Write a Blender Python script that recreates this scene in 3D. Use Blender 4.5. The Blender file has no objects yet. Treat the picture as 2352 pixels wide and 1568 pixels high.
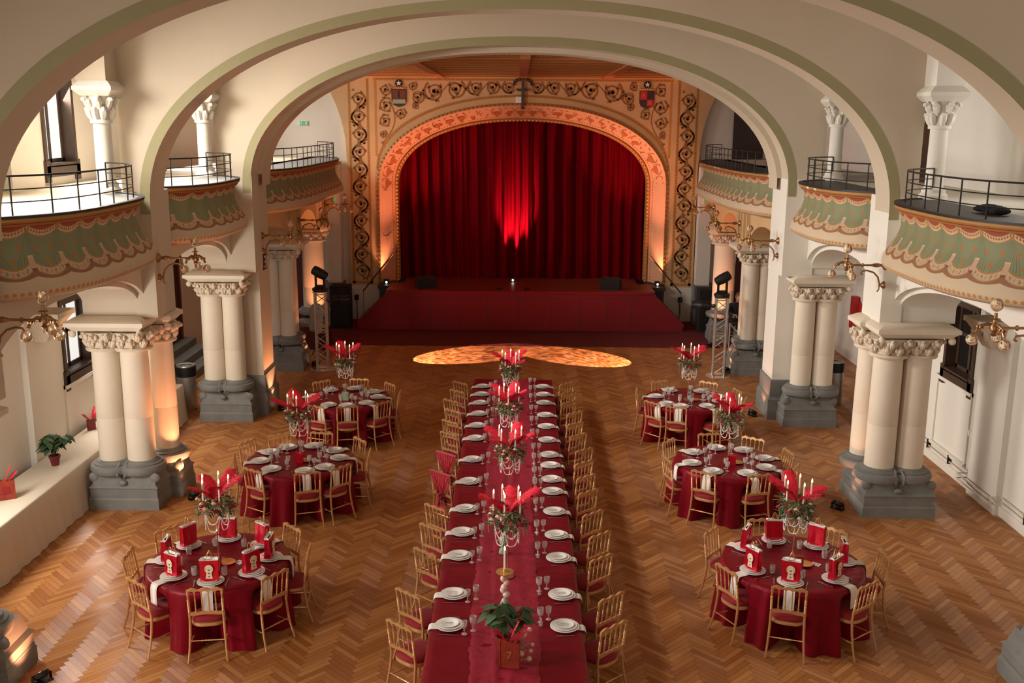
import bpy, math, random
from math import pi, sin, cos, sqrt, floor
from mathutils import Vector, Matrix
random.seed(7)
sc = bpy.context.scene
C = sc.collection
# ---------------------------------------------------------------- camera
F_PX, HOR, VPX, CH = 2287.0, 278.0, 1190.0, 6.0
th = math.atan((784-HOR)/F_PX); psi = math.atan((VPX-1176)/F_PX*cos(th))
cam_d = bpy.data.cameras.new('camera'); cam = bpy.data.objects.new('camera', cam_d); C.objects.link(cam)
cam_d.sensor_width = 36.0; cam_d.lens = F_PX/2352*36.0; cam_d.clip_end = 200
Rv = Vector((cos(psi), sin(psi), 0)); Uv = Vector((-sin(psi)*sin(th), cos(psi)*sin(th), cos(th)))
Fv = Vector((-sin(psi)*cos(th), cos(psi)*cos(th), -sin(th)))
ROLL = math.radians(0.4)
Rv, Uv = Rv*cos(ROLL)+Uv*sin(ROLL), Uv*cos(ROLL)-Rv*sin(ROLL)
m = Matrix((( Rv.x, Uv.x, -Fv.x, 0), (Rv.y, Uv.y, -Fv.y, 0), (Rv.z, Uv.z, -Fv.z, CH), (0, 0, 0, 1)))
cam.matrix_world = m
sc.camera = cam
# ---------------------------------------------------------------- world, exposure, daylight
sc.view_settings.view_transform = 'Standard'; sc.view_settings.look = 'None'
sc.view_settings.gamma = 1.0; sc.view_settings.use_curve_mapping = False
sc.view_settings.exposure = -0.2
w = bpy.data.worlds.new('sky'); sc.world = w; w.use_nodes = True
w.node_tree.nodes['Background'].inputs[0].default_value = (0.75, 0.85, 1.0, 1)
w.node_tree.nodes['Background'].inputs[1].default_value = 1.0

def area(name, loc, direction, sx, sy, power, col, spread=180):
    l = bpy.data.lights.new(name, 'AREA'); l.shape = 'RECTANGLE'; l.size = sx; l.size_y = sy
    l.energy = power; l.color = col; l.spread = math.radians(spread)
    o = bpy.data.objects.new(name, l); C.objects.link(o); o.location = loc
    o.rotation_euler = Vector(direction).to_track_quat('-Z', 'Z').to_euler(); return o
DAY = (1.0, 0.935, 0.86)
# daylight through the tall windows of the rear wall behind the viewer
for k, x in enumerate((-3.6, 0.0, 3.6)):
    area('rear_window_daylight', (x, -2.4, 6.2), (0, 1, -0.25), 2.2, 3.6, 45, DAY)
# daylight through the gallery windows of the left wall, one pair per bay, and weak unseen fill lamps in the windowless right gallery
for x, y, p_ in ((-7.42, 6.5, 130), (-7.42, 12.0, 430), (-7.42, 16.7, 460), (-8.45, 23.0, 330), (-8.45, 27.5, 170)):
    area('gallery_window_daylight', (x, y, 6.75), (1, 0, -0.62), 1.1, 2.4, p_*1.1, DAY, 128)
for y, p_ in ((6.5, 330), (12.0, 150), (16.7, 130)):
    area('aisle_window_daylight', (-7.42, y, 2.4), (1, 0.15, -0.18), 1.1, 1.3, p_, DAY)
for y in (7.5, 14.0):
    area('right_gallery_fill', (7.3, y, 6.3), (-1, 0, -0.15), 1.1, 1.5, 22, DAY)

def spot(name, loc, target, power, col, ang, blend=0.4, size=0.05, parent=None):
    l = bpy.data.lights.new(name, 'SPOT'); l.energy = power; l.color = col
    l.spot_size = math.radians(ang); l.spot_blend = blend; l.shadow_soft_size = size
    o = bpy.data.objects.new(name, l); C.objects.link(o)
    if parent is not None:
        o.parent = parent; o.location = Vector(loc) - parent.location
        d = Vector(target) - Vector(loc)
    else:
        o.location = loc; d = Vector(target) - Vector(loc)
    o.rotation_euler = d.to_track_quat('-Z', 'Y').to_euler(); return o

# ---------------------------------------------------------------- node helpers
class S:
    """socket wrapper: arithmetic becomes Math nodes"""
    def __init__(s, nt, sock): s.nt = nt; s.k = sock
    def _m(s, op, *a, clamp=False):
        n = s.nt.nodes.new('ShaderNodeMath'); n.operation = op; n.use_clamp = clamp
        for i, v in enumerate((s,)+a):
            if isinstance(v, S): s.nt.links.new(v.k, n.inputs[i])
            else: n.inputs[i].default_value = v
        return S(s.nt, n.outputs[0])
    def __add__(s, o): return s._m('ADD', o)
    __radd__ = __add__
    def __mul__(s, o): return s._m('MULTIPLY', o)
    __rmul__ = __mul__
    def __sub__(s, o): return s._m('SUBTRACT', o)
    def __rsub__(s, o): return (s*-1.0)+o
    def __truediv__(s, o): return s._m('DIVIDE', o)
    def lt(s, o): return s._m('LESS_THAN', o)
    def gt(s, o): return s._m('GREATER_THAN', o)
    def floor(s): return s._m('FLOOR')
    def frac(s): return s._m('FRACT')
    def abs(s): return s._m('ABSOLUTE')
    def sin(s): return s._m('SINE')
    def cos(s): return s._m('COSINE')
    def pow(s, o): return s._m('POWER', o)
    def sqrt(s): return s._m('SQRT')
    def mod(s, o): return s._m('FLOORED_MODULO', o)
    def min(s, o): return s._m('MINIMUM', o)
    def max(s, o): return s._m('MAXIMUM', o)
    def band(s, a, b):   # 1 inside a..b
        return s.gt(a)*s.lt(b)
class Mat:
    def __init__(s, name, rough=0.6, metal=0.0):
        s.m = bpy.data.materials.new(name); s.m.use_nodes = True; s.nt = s.m.node_tree
        s.b = s.nt.nodes['Principled BSDF']; s.b.inputs['Roughness'].default_value = rough
        s.b.inputs['Metallic'].default_value = metal
    def node(s, t, **kw):
        n = s.nt.nodes.new(t)
        for k, v in kw.items(): setattr(n, k, v)
        return n
    def val(s, sock): return S(s.nt, sock)
    def link(s, a, b): s.nt.links.new(a.k if isinstance(a, S) else a, b)
    def coords(s, kind='Object'):
        tc = s.node('ShaderNodeTexCoord'); sep = s.node('ShaderNodeSeparateXYZ')
        s.link(tc.outputs[kind], sep.inputs[0]); return tc.outputs[kind], s.val(sep.outputs[0]), s.val(sep.outputs[1]), s.val(sep.outputs[2])
    def vec(s, x, y, z=0.0):
        n = s.node('ShaderNodeCombineXYZ')
        for i, v in enumerate((x, y, z)):
            if isinstance(v, S): s.link(v, n.inputs[i])
            else: n.inputs[i].default_value = v
        return n.outputs[0]
    def noise(s, vec, scale, detail=3, rough=0.5, out=0):
        n = s.node('ShaderNodeTexNoise'); n.inputs['Scale'].default_value = scale
        n.inputs['Detail'].default_value = detail; n.inputs['Roughness'].default_value = rough
        if vec is not None: s.link(vec, n.inputs['Vector'])
        return s.val(n.outputs[out])
    def white(s, vec):
        n = s.node('ShaderNodeTexWhiteNoise'); s.link(vec, n.inputs['Vector']); return s.val(n.outputs['Value'])
    def mix(s, f, a, b):
        n = s.node('ShaderNodeMix', data_type='RGBA')
        if isinstance(f, S): s.link(f, n.inputs[0])
        else: n.inputs[0].default_value = f
        for i, v in ((6, a), (7, b)):
            if isinstance(v, tuple): n.inputs[i].default_value = (*v, 1)
            else: s.link(v, n.inputs[i])
        return n.outputs[2]
    def color(s, c):
        if isinstance(c, tuple): s.b.inputs['Base Color'].default_value = (*c, 1)
        else: s.link(c, s.b.inputs['Base Color'])
        return s
    def bump(s, h, strength=0.3, dist=0.01):
        n = s.node('ShaderNodeBump'); n.inputs['Strength'].default_value = strength; n.inputs['Distance'].default_value = dist
        s.link(h, n.inputs['Height']); s.link(n.outputs[0], s.b.inputs['Normal']); return s
def tint(name, col, rough=0.6, metal=0.0, var=0.12, scale=6.0, bump=0.0, sheen=0.0, bscale=None):
    """plain procedural material: colour with soft noise variation"""
    M = Mat(name, rough, metal); v, x, y, z = M.coords()
    n = M.noise(v, scale, 4, 0.6)
    a = tuple(c*(1-var) for c in col); b = tuple(min(1, c*(1+var)) for c in col)
    M.color(M.mix(n, a, b))
    if bump: M.bump(M.noise(v, bscale or scale*4, 4, 0.6), bump, 0.01)
    if sheen: M.b.inputs['Sheen Weight'].default_value = sheen; M.b.inputs['Sheen Roughness'].default_value = 0.4
    return M.m
def emis(name, col, strength, base=(0, 0, 0)):
    M = Mat(name); M.color(base); M.b.inputs['Emission Color'].default_value = (*col, 1)
    M.b.inputs['Emission Strength'].default_value = strength; return M.m
MT = {}
MT['plaster'] = tint('cream_plaster', (0.56, 0.475, 0.36), 0.85, 0, 0.05, 1.2, 0.15, bscale=14)
MT['white'] = tint('white_plaster', (0.74, 0.70, 0.62), 0.85, 0, 0.05, 1.0, 0.12, bscale=12)
MT['green'] = tint('olive_green_paint', (0.32, 0.285, 0.15), 0.75, 0, 0.08, 2.0)
MT['gold_paint'] = tint('ochre_paint', (0.50, 0.24, 0.055), 0.6, 0, 0.15, 5)
MT['brown_paint'] = tint('brown_scroll_paint', (0.27, 0.12, 0.03), 0.6, 0, 0.2, 9)
MT['wall_paint'] = tint('pale_ochre_paint', (0.60, 0.40, 0.20), 0.7, 0, 0.15, 1.5)
MT['rust'] = tint('rust_orange_paint', (0.42, 0.13, 0.03), 0.7, 0, 0.15, 3)
MT['pinkstone'] = tint('pink_ochre_frame', (0.66, 0.36, 0.20), 0.7, 0, 0.1, 5)
MT['shaft'] = tint('cream_limestone', (0.72, 0.63, 0.50), 0.75, 0, 0.06, 3.0, 0.1)
MT['carved'] = tint('carved_limestone', (0.66, 0.56, 0.43), 0.8, 0, 0.12, 12, 0.5, bscale=40)
MT['grey'] = tint('blue_grey_stone', (0.19, 0.19, 0.175), 0.7, 0, 0.3, 5, 0.25, bscale=30)
MT['gold'] = tint('gilt_wood', (0.66, 0.37, 0.155), 0.30, 0.45, 0.08, 20)
MT['velvet'] = tint('red_seat_velvet', (0.26, 0.004, 0.010), 0.85, 0, 0.15, 8, sheen=0.12)
MT['china'] = tint('white_china', (0.88, 0.86, 0.82), 0.22, 0, 0.02, 4)
MT['linen'] = tint('white_napkin_linen', (0.82, 0.78, 0.71), 0.85, 0, 0.04, 20, 0.15)
MT['silver'] = tint('cutlery_silver', (0.55, 0.50, 0.45), 0.25, 0.9, 0.05, 4)
MT['black'] = tint('black_metal', (0.018, 0.017, 0.017), 0.45, 0.3, 0.1, 6)
MT['iron'] = tint('black_iron_rail', (0.03, 0.028, 0.026), 0.5, 0.5, 0.1, 6)
MT['alu'] = tint('truss_aluminium', (0.62, 0.58, 0.54), 0.3, 0.9, 0.05, 6)
MT['brass'] = tint('aged_brass', (0.32, 0.17, 0.07), 0.35, 0.8, 0.2, 12)
MT['copper'] = tint('rose_gold_metal', (0.72, 0.38, 0.25), 0.25, 0.9, 0.05, 6)
MT['wax'] = tint('ivory_candle_wax', (0.85, 0.78, 0.64), 0.5, 0, 0.03, 6)
MT['pearl'] = tint('pearl_beads', (0.86, 0.80, 0.74), 0.25, 0, 0.04, 30)
MT['leaf'] = tint('dark_green_leaves', (0.035, 0.075, 0.025), 0.6, 0, 0.5, 18)
MT['leaf2'] = tint('sage_green_leaves', (0.20, 0.24, 0.12), 0.6, 0, 0.3, 18)
MT['feather'] = tint('crimson_feather', (0.72, 0.012, 0.045), 0.7, 0, 0.25, 20)
MT['rose'] = tint('deep_red_rose', (0.28, 0.004, 0.012), 0.6, 0, 0.3, 30)
MT['blush'] = tint('blush_cream_petals', (0.72, 0.50, 0.36), 0.6, 0, 0.15, 30)
MT['redbag'] = tint('metallic_red_paper', (0.62, 0.01, 0.03), 0.18, 0.45, 0.25, 9, 0.5, bscale=14)
MT['tissue'] = tint('white_tissue', (0.82, 0.80, 0.78), 0.7, 0, 0.04, 20)
MT['tag'] = tint('cream_card', (0.72, 0.60, 0.42), 0.7, 0, 0.05, 20)
MT['ink'] = tint('dark_ink', (0.05, 0.03, 0.03), 0.7)
MT['book'] = tint('red_and_gold_book_cover', (0.27, 0.03, 0.012), 0.5, 0, 0.7, 14)
MT['golden'] = tint('bright_gold', (0.75, 0.45, 0.16), 0.3, 0.7, 0.1, 10)
MT['carpet'] = tint('dark_red_carpet', (0.12, 0.006, 0.007), 0.95, 0, 0.2, 3)
MT['stagefront'] = tint('red_painted_stage_front', (0.23, 0.004, 0.010), 0.75, 0, 0.12, 2)
MT['stagewood'] = tint('stage_boards', (0.17, 0.035, 0.015), 0.45, 0, 0.3, 7)
MT['darkwood'] = tint('dark_stained_wood', (0.06, 0.035, 0.022), 0.4, 0, 0.3, 6)
MT['redwood'] = tint('mahogany_door', (0.16, 0.045, 0.02), 0.35, 0, 0.3, 6)
MT['maroon'] = tint('maroon_door', (0.07, 0.008, 0.012), 0.5, 0, 0.2, 6)
MT['creamcloth'] = tint('cream_buffet_cloth', (0.62, 0.54, 0.42), 0.8, 0, 0.05, 2)
MT['sheer'] = tint('red_tulle', (0.50, 0.02, 0.035), 0.7, 0, 0.3, 14, sheen=0.4)
MT['celadon'] = tint('celadon_porcelain', (0.32, 0.40, 0.30), 0.25, 0, 0.1, 10)
MT['porcelain'] = tint('pink_porcelain', (0.70, 0.48, 0.42), 0.3, 0, 0.2, 12)
MT['binsteel'] = tint('brushed_bin_steel', (0.5, 0.5, 0.48), 0.35, 0.8, 0.05, 6)
MT['hose'] = tint('fire_hose_red', (0.45, 0.02, 0.02), 0.4)
MT['signgreen'] = emis('green_exit_sign', (0.05, 0.55, 0.22), 0.4, (0.02, 0.3, 0.1))
MT['signwhite'] = tint('sign_white', (0.8, 0.8, 0.76), 0.5)
MT['signred'] = tint('sign_red', (0.55, 0.03, 0.03), 0.5)
MT['daypane'] = emis('bright_daylight_pane', (1.0, 0.98, 0.94), 0.95, (0.3, 0.3, 0.3))
MT['darkpane'] = tint('dark_glass', (0.015, 0.014, 0.014), 0.12)
MT['flame'] = emis('candle_flame', (1.0, 0.62, 0.32), 14.0)
MT['lens'] = emis('lit_lamp_lens', (1.0, 0.62, 0.40), 18.0)
MT['lens_cool'] = emis('lit_footlight_lens', (1.0, 0.93, 0.82), 10.0)
MT['skin'] = tint('skin', (0.50, 0.28, 0.18), 0.55, 0, 0.05, 8)
MT['hair'] = tint('brown_hair', (0.10, 0.045, 0.02), 0.6, 0, 0.3, 30)
MT['blackcloth'] = tint('black_fabric', (0.012, 0.012, 0.014), 0.9)
MT['paleblue'] = tint('pale_grey_jacket', (0.42, 0.45, 0.46), 0.9, 0, 0.1, 8)
MT['pot'] = tint('dark_red_pot', (0.16, 0.01, 0.012), 0.5)
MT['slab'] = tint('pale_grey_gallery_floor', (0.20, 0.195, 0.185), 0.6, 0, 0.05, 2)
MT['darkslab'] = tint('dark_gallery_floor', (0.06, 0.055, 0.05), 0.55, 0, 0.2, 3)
MT['radiator'] = tint('off_white_radiator', (0.62, 0.57, 0.48), 0.6, 0, 0.03, 4)
def glassmat(name, col, tr=0.96):
    M = Mat(name, 0.04); M.color(col); M.b.inputs['Transmission Weight'].default_value = tr
    M.b.inputs['IOR'].default_value = 1.45; return M.m
MT['glass'] = glassmat('clear_glass', (0.97, 0.93, 0.90), 0.80)
MT['bulb'] = glassmat('amber_tinted_bulb_glass', (1.0, 0.86, 0.66))
def clothmat(name, col, rough, sheen):
    M = Mat(name, rough); v, x, y, z = M.coords()
    n = M.noise(v, 3.0, 4, 0.6); M.color(M.mix(n, tuple(c*0.8 for c in col), tuple(c*1.15 for c in col)))
    M.b.inputs['Sheen Weight'].default_value = sheen; M.b.inputs['Sheen Roughness'].default_value = 0.35
    mp = M.vec(x*1.2, y*9.0, z*2.0)
    M.bump(M.noise(mp, 1.1, 3, 0.55), 0.25, 0.05); return M.m
MT['satin'] = clothmat('burgundy_satin_cloth', (0.18, 0.002, 0.010), 0.42, 0.0)
MT['satin'].node_tree.nodes['Principled BSDF'].inputs['Specular Tint'].default_value = (1, 0.30, 0.34, 1)
def crushed():
    M = Mat('crimson_velvet_runner', 0.55); v, x, y, z = M.coords()
    a = M.noise(v, 9.0, 5, 0.65); M.color(M.mix(a, (0.18, 0.002, 0.012), (0.36, 0.008, 0.032)))
    M.b.inputs['Sheen Weight'].default_value = 0.35; M.b.inputs['Sheen Roughness'].default_value = 0.3
    M.b.inputs['Sheen Tint'].default_value = (1, 0.15, 0.25, 1)
    M.bump(M.noise(v, 7.0, 4, 0.6), 0.6, 0.03); return M.m
MT['runner'] = crushed()
def curtainmat():
    M = Mat('red_stage_curtain_velvet', 0.75); v, x, y, z = M.coords()
    n = M.noise(M.vec(x*6, y*6, z*0.4), 1.5, 3); M.color(M.mix(n, (0.10, 0.001, 0.004), (0.19, 0.003, 0.010)))
    return M.m
MT['curtain'] = curtainmat()
MT['curtain'].node_tree.nodes['Principled BSDF'].inputs['IOR'].default_value = 1.001
# herringbone parquet
def parquet():
    M = Mat('herringbone_parquet', 0.32); v, x, y, z = M.coords()
    Wd, n6 = 0.070, 6.0
    r = 0.70710678/Wd
    px_, py_ = (x+y)*r+500.0, (y-x)*r+500.0
    i, j = px_.floor(), py_.floor(); fx, fy = px_.frac(), py_.frac()
    k = (i-j).mod(12.0); H = k.lt(6.0); Vn = 1.0-H
    idx = H*(i-k)+Vn*i; idy = H*j+Vn*(j+k)
    rnd = M.white(M.vec(idx, idy, H)); rnd2 = M.white(M.vec(idy, idx, H+3.0))
    along = H*(k+fx)+Vn*(fy+(11.0-k)); across = H*fy+Vn*fx
    gap = ((across-0.5).abs()).gt(0.475).max(((along-3.0).abs()).gt(2.965))
    g = M.noise(M.vec(along*0.35+rnd*40.0, across*2.4+rnd2*30.0, rnd*9.0), 2.2, 5, 0.65)
    big = M.noise(v, 0.35, 2, 0.5)
    t = rnd*0.36+g*0.42+0.10+big*0.15+H*0.08  # one plank direction made lighter: its sheen put into the colour
    c = M.node('ShaderNodeValToRGB'); cr = c.color_ramp
    cr.elements[0].position = 0.12; cr.elements[0].color = (0.17, 0.046, 0.010, 1)
    cr.elements[1].position = 0.95; cr.elements[1].color = (0.60, 0.29, 0.105, 1)
    e = cr.elements.new(0.5); e.color = (0.36, 0.13, 0.034, 1)
    M.link(t, c.inputs[0])
    M.color(M.mix(gap, c.outputs[0], (0.07, 0.028, 0.01)))
    M.link(g*0.12+rnd2*0.10+0.30, M.b.inputs['Roughness'])
    M.b.inputs['Anisotropic'].default_value = 0.92
    tang = M.vec(0.7071, 0.7071-H*1.4142, 0.0); M.link(tang, M.b.inputs['Tangent'])
    M.bump(g*0.25-gap*1.0+rnd*0.25, 0.25, 0.004); return M.m
MT['floor'] = parquet()
# painted drapery on the balcony parapets: u = metres along the front, v = metres below the rim
def drapery(name, worn=0.0):
    M = Mat(name, 0.7)
    uv = M.node('ShaderNodeUVMap'); uv.uv_map = 'UVMap'; sep = M.node('ShaderNodeSeparateXYZ'); M.link(uv.outputs[0], sep.inputs[0])
    u, v = M.val(sep.outputs[0]), M.val(sep.outputs[1])
    P = 0.41
    s = u/P; f = s.frac()-0.5                       # -0.5 .. 0.5, knots at +-0.5, belly at 0
    f2 = f*f*4.0                                   # 0 at belly, 1 at knot
    n = M.noise(M.vec(u, v), 3.0, 4)
    cream = (0.60, 0.42, 0.24); gold = (0.42, 0.20, 0.05); green = (0.225, 0.245, 0.13); redb = (0.34, 0.06, 0.035)
    tan = (0.50, 0.34, 0.20); brown = (0.26, 0.12, 0.06); pale = (0.58, 0.45, 0.30)
    col = M.mix(n, tuple(c*0.9 for c in pale), pale)
    # lower: brown shadow scallop, ribbon, green field, upper ribbon, red band, gold cornice
    lo = 0.655-f2*0.10                              # ribbon top edge, rises to the knots
    sh = v.lt(lo+0.20-(1.0-f2)*0.055)
    col = M.mix(sh, col, brown)
    rib = v.lt(lo+0.115); col = M.mix(rib, col, gold)
    rib2 = v.lt(lo+0.10); col = M.mix(rib2, col, (0.50, 0.36, 0.23))
    # floral dabs in the ribbon
    dab = ((u*19.0).frac()-0.5).abs().lt(0.27)*(v-(lo+0.062)).abs().lt(0.024)
    dn = M.noise(M.vec(u, v), 60.0, 2); dc = M.mix((u*9.5).frac().lt(0.5), (0.17, 0.21, 0.13), (0.52, 0.22, 0.17))
    col = M.mix(dab*dn.gt(0.45), col, dc)
    col = M.mix(v.lt(lo+0.03), col, cream); col = M.mix(v.lt(lo+0.022), col, gold)
    fld = v.lt(lo); gn = M.mix(n, tuple(c*0.85 for c in green), green)
    col = M.mix(fld, col, gn)
    # fold lines fanning from the knots
    kx = 0.5-f.abs()                                # distance from knot (in periods)
    q = kx/(v-0.16).max(0.02)                       # slope
    lines = ((q*5.2).frac()-0.5).abs().lt(0.055)*q.lt(0.95)*v.gt(0.2)*fld
    col = M.mix(lines, col, (0.06, 0.05, 0.03))
    # fleur motifs
    mu = (u/(P*0.5)); row = (v/0.16).floor(); mu2 = (mu+row.mod(2.0)*0.5).frac()-0.5
    mv = (v/0.16).frac()-0.5
    dd = (mu2*1.9).abs()+(mv*1.0).abs(); fle = dd.lt(0.34)*M.noise(M.vec(u, v), 48.0, 2).gt(0.38)
    cross = (mu2*1.4).abs().lt(0.17)*(mv).abs().lt(0.10)
    fle = fle.max(cross)
    col = M.mix(fle*fld*v.band(0.29, 0.62), col, (0.36, 0.16, 0.045))
    # rolled knots at the ribbon: a small pale roll with a red end
    roll = kx.lt(0.085)*v.band(0.50, 0.68); col = M.mix(roll, col, (0.52, 0.33, 0.22))
    col = M.mix(kx.lt(0.085)*v.band(0.495, 0.515), col, cream)
    col = M.mix(kx.lt(0.075)*v.band(0.655, 0.69), col, (0.22, 0.07, 0.04))
    up = 0.275-f2*0.085
    col = M.mix(v.lt(up), col, gold); col = M.mix(v.lt(up-0.014), col, cream)
    dia = (((u/P)*11.0).frac()-0.5).abs()*1.3+((v-up+0.055)/0.045).abs()
    col = M.mix(dia.lt(0.52)*v.lt(up), col, (0.26, 0.12, 0.05))
    col = M.mix(v.lt(up-0.082), col, gold); col = M.mix(v.lt(up-0.094), col, redb)
    knot = (((f.abs()-0.5)*P).pow(2.0)+(v-0.185).pow(2.0)).sqrt().lt(0.028)
    col = M.mix(knot, col, (0.40, 0.20, 0.06))
    col = M.mix(v.lt(0.115), col, gold); col = M.mix(v.band(0.075, 0.088), col, (0.30, 0.04, 0.02))
    # dot row near the bottom lip
    du = ((u/0.072).frac()-0.5)*0.072
    dot = ((du*1.15).pow(2.0)+(v-0.965).pow(2.0)).sqrt().lt(0.026)
    col = M.mix(dot, col, (0.50, 0.22, 0.055)); col = M.mix(v.gt(1.03), col, (0.52, 0.34, 0.18))
    if worn:
        wn = M.noise(M.vec(u*2.0, v), 2.0, 2); col = M.mix(wn.gt(0.60)*v.band(0.02, 0.07), col, (0.75, 0.70, 0.64))
    M.color(col); return M.m
MT['drape'] = drapery('painted_drapery')
MT['drape_worn'] = drapery('painted_drapery_chipped', 1.0)
# ---------------------------------------------------------------- mesh helpers
class MB:
    def __init__(s): s.v = []; s.f = []; s.mi = []; s.uv = {}; s.cur = 0
    def mat(s, i): s.cur = i; return s
    def add(s, vs, fs):
        o = len(s.v); s.v += [tuple(p) for p in vs]
        for f in fs: s.f.append(tuple(i+o for i in f)); s.mi.append(s.cur)
        return o
    def box(s, x0, x1, y0, y1, z0, z1):
        s.add([(x0,y0,z0),(x1,y0,z0),(x1,y1,z0),(x0,y1,z0),(x0,y0,z1),(x1,y0,z1),(x1,y1,z1),(x0,y1,z1)],
              [(0,3,2,1),(4,5,6,7),(0,1,5,4),(1,2,6,5),(2,3,7,6),(3,0,4,7)]); return s
    def frustum(s, b, t):   # b,t = (x0,x1,y0,y1,z)
        s.add([(b[0],b[2],b[4]),(b[1],b[2],b[4]),(b[1],b[3],b[4]),(b[0],b[3],b[4]),(t[0],t[2],t[4]),(t[1],t[2],t[4]),(t[1],t[3],t[4]),(t[0],t[3],t[4])],
              [(0,3,2,1),(4,5,6,7),(0,1,5,4),(1,2,6,5),(2,3,7,6),(3,0,4,7)]); return s
    def obox(s, c, ax, hx, hy, hz):
        """oriented box: ax = 3x3 columns"""
        c = Vector(c); X, Y, Z = [Vector(a) for a in ax]; vs = []
        for sz in (-1, 1):
            for sx, sy in ((-1,-1),(1,-1),(1,1),(-1,1)): vs.append(c+X*hx*sx+Y*hy*sy+Z*hz*sz)
        s.add(vs, [(0,3,2,1),(4,5,6,7),(0,1,5,4),(1,2,6,5),(2,3,7,6),(3,0,4,7)]); return s
    def lathe(s, prof, c=(0,0,0), seg=16, M3=None, sx=1.0, sy=1.0):
        vs = []; fs = []; n = len(prof)
        for r, z in prof:
            for k in range(seg):
                a = 2*pi*k/seg; p = Vector((r*cos(a)*sx, r*sin(a)*sy, z))
                if M3 is not None: p = M3 @ p
                vs.append((p.x+c[0], p.y+c[1], p.z+c[2]))
        for i in range(n-1):
            for k in range(seg):
                k2 = (k+1) % seg; fs.append((i*seg+k, i*seg+k2, (i+1)*seg+k2, (i+1)*seg+k))
        fs.append(tuple(reversed(range(seg)))); fs.append(tuple((n-1)*seg+k for k in range(seg)))
        s.add(vs, fs); return s
    def tube(s, pts, r, seg=8, closed=False):
        pts = [Vector(p) for p in pts]; n = len(pts)
        rs = r if isinstance(r, (list, tuple)) else [r]*n
        vs = []; up = Vector((0, 0, 1)); prev = None
        for i in range(n):
            if closed: t = pts[(i+1) % n]-pts[i-1]
            else: t = pts[min(i+1, n-1)]-pts[max(i-1, 0)]
            t.normalize()
            if prev is None: a = t.cross(up if abs(t.z) < 0.95 else Vector((1, 0, 0)))
            else: a = prev-t*prev.dot(t)
            if a.length < 1e-6: a = t.orthogonal()
            a.normalize(); prev = a; b = t.cross(a)
            for k in range(seg):
                q = 2*pi*k/seg; vs.append(pts[i]+(a*cos(q)+b*sin(q))*rs[i])
        fs = []
        for i in range(n if closed else n-1):
            i2 = (i+1) % n
            for k in range(seg): k2 = (k+1) % seg; fs.append((i*seg+k, i*seg+k2, i2*seg+k2, i2*seg+k))
        if not closed: fs.append(tuple(reversed(range(seg)))); fs.append(tuple((n-1)*seg+k for k in range(seg)))
        s.add(vs, fs); return s
    def turned(s, p0, p1, prof, seg=8, rad=1.0):
        """prof: list of (t, r) along p0-p1"""
        p0 = Vector(p0); p1 = Vector(p1); s.tube([p0.lerp(p1, t) for t, r in prof], [r*rad for t, r in prof], seg); return s
    def prism(s, outline, z0, z1, plane='XY'):
        def P(a, b, c): return {'XY': (a, b, c), 'XZ': (a, c, b), 'YZ': (c, a, b)}[plane]
        n = len(outline); vs = [P(a, b, z0) for a, b in outline]+[P(a, b, z1) for a, b in outline]
        fs = [tuple(reversed(range(n))), tuple(range(n, 2*n))]+[(i, (i+1) % n, n+(i+1) % n, n+i) for i in range(n)]
        s.add(vs, fs); return s
    def strip_prism(s, top, bot, z0, z1, plane='XZ'):
        """solid between two polylines of equal length (same first coordinate), thick z0..z1"""
        def P(a, b, c): return {'XY': (a, b, c), 'XZ': (a, c, b), 'YZ': (c, a, b)}[plane]
        n = len(top); vs = []
        for c in (z0, z1):
            vs += [P(a, b, c) for a, b in top]+[P(a, b, c) for a, b in bot]
        fs = []
        for i in range(n-1):
            fs += [(i, i+1, n+i+1, n+i), (2*n+i, 3*n+i, 3*n+i+1, 2*n+i+1), (i, 2*n+i, 2*n+i+1, i+1), (n+i, n+i+1, 3*n+i+1, 3*n+i)]
        fs += [(0, n, 3*n, 2*n), (n-1, 3*n-1, 4*n-1, 2*n-1)]
        s.add(vs, fs); return s
    def grid(s, rows, closed=False):
        n = len(rows[0]); o = len(s.v); fs = []
        for i in range(len(rows)-1):
            for k in range(n if closed else n-1):
                k2 = (k+1) % n; fs.append((i*n+k, i*n+k2, (i+1)*n+k2, (i+1)*n+k))
        s.add([p for r in rows for p in r], fs); return s
    def blob(s, c, rx, ry=None, rz=None, seg=8, rings=5, M3=None):
        ry = ry or rx; rz = rz or rx; vs = []; fs = []
        for i in range(rings+1):
            ph = pi*i/rings
            for k in range(seg):
                a = 2*pi*k/seg; p = Vector((rx*sin(ph)*cos(a), ry*sin(ph)*sin(a), -rz*cos(ph)))
                if M3 is not None: p = M3 @ p
                vs.append((p.x+c[0], p.y+c[1], p.z+c[2]))
        for i in range(rings):
            for k in range(seg): k2 = (k+1) % seg; fs.append((i*seg+k, i*seg+k2, (i+1)*seg+k2, (i+1)*seg+k))
        s.add(vs, fs); return s
    def build(s, name, mats, parent=None, smooth=True, angle=40):
        me = bpy.data.meshes.new(name); me.from_pydata(s.v, [], s.f)
        if not isinstance(mats, (list, tuple)): mats = [mats]
        for m_ in mats: me.materials.append(MT[m_] if isinstance(m_, str) else m_)
        if len(mats) > 1: me.polygons.foreach_set('material_index', s.mi)
        if s.uv:
            l = me.uv_layers.new(name='UVMap')
            for p in me.polygons:
                for li, vi in zip(p.loop_indices, p.vertices): l.data[li].uv = s.uv.get(vi, (0, 0))
        if smooth:
            me.polygons.foreach_set('use_smooth', [True]*len(me.polygons)); me.set_sharp_from_angle(angle=math.radians(angle))
        me.update(); me.validate()
        o = bpy.data.objects.new(name, me); C.objects.link(o)
        if parent is not None: o.parent = parent
        return o
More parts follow.
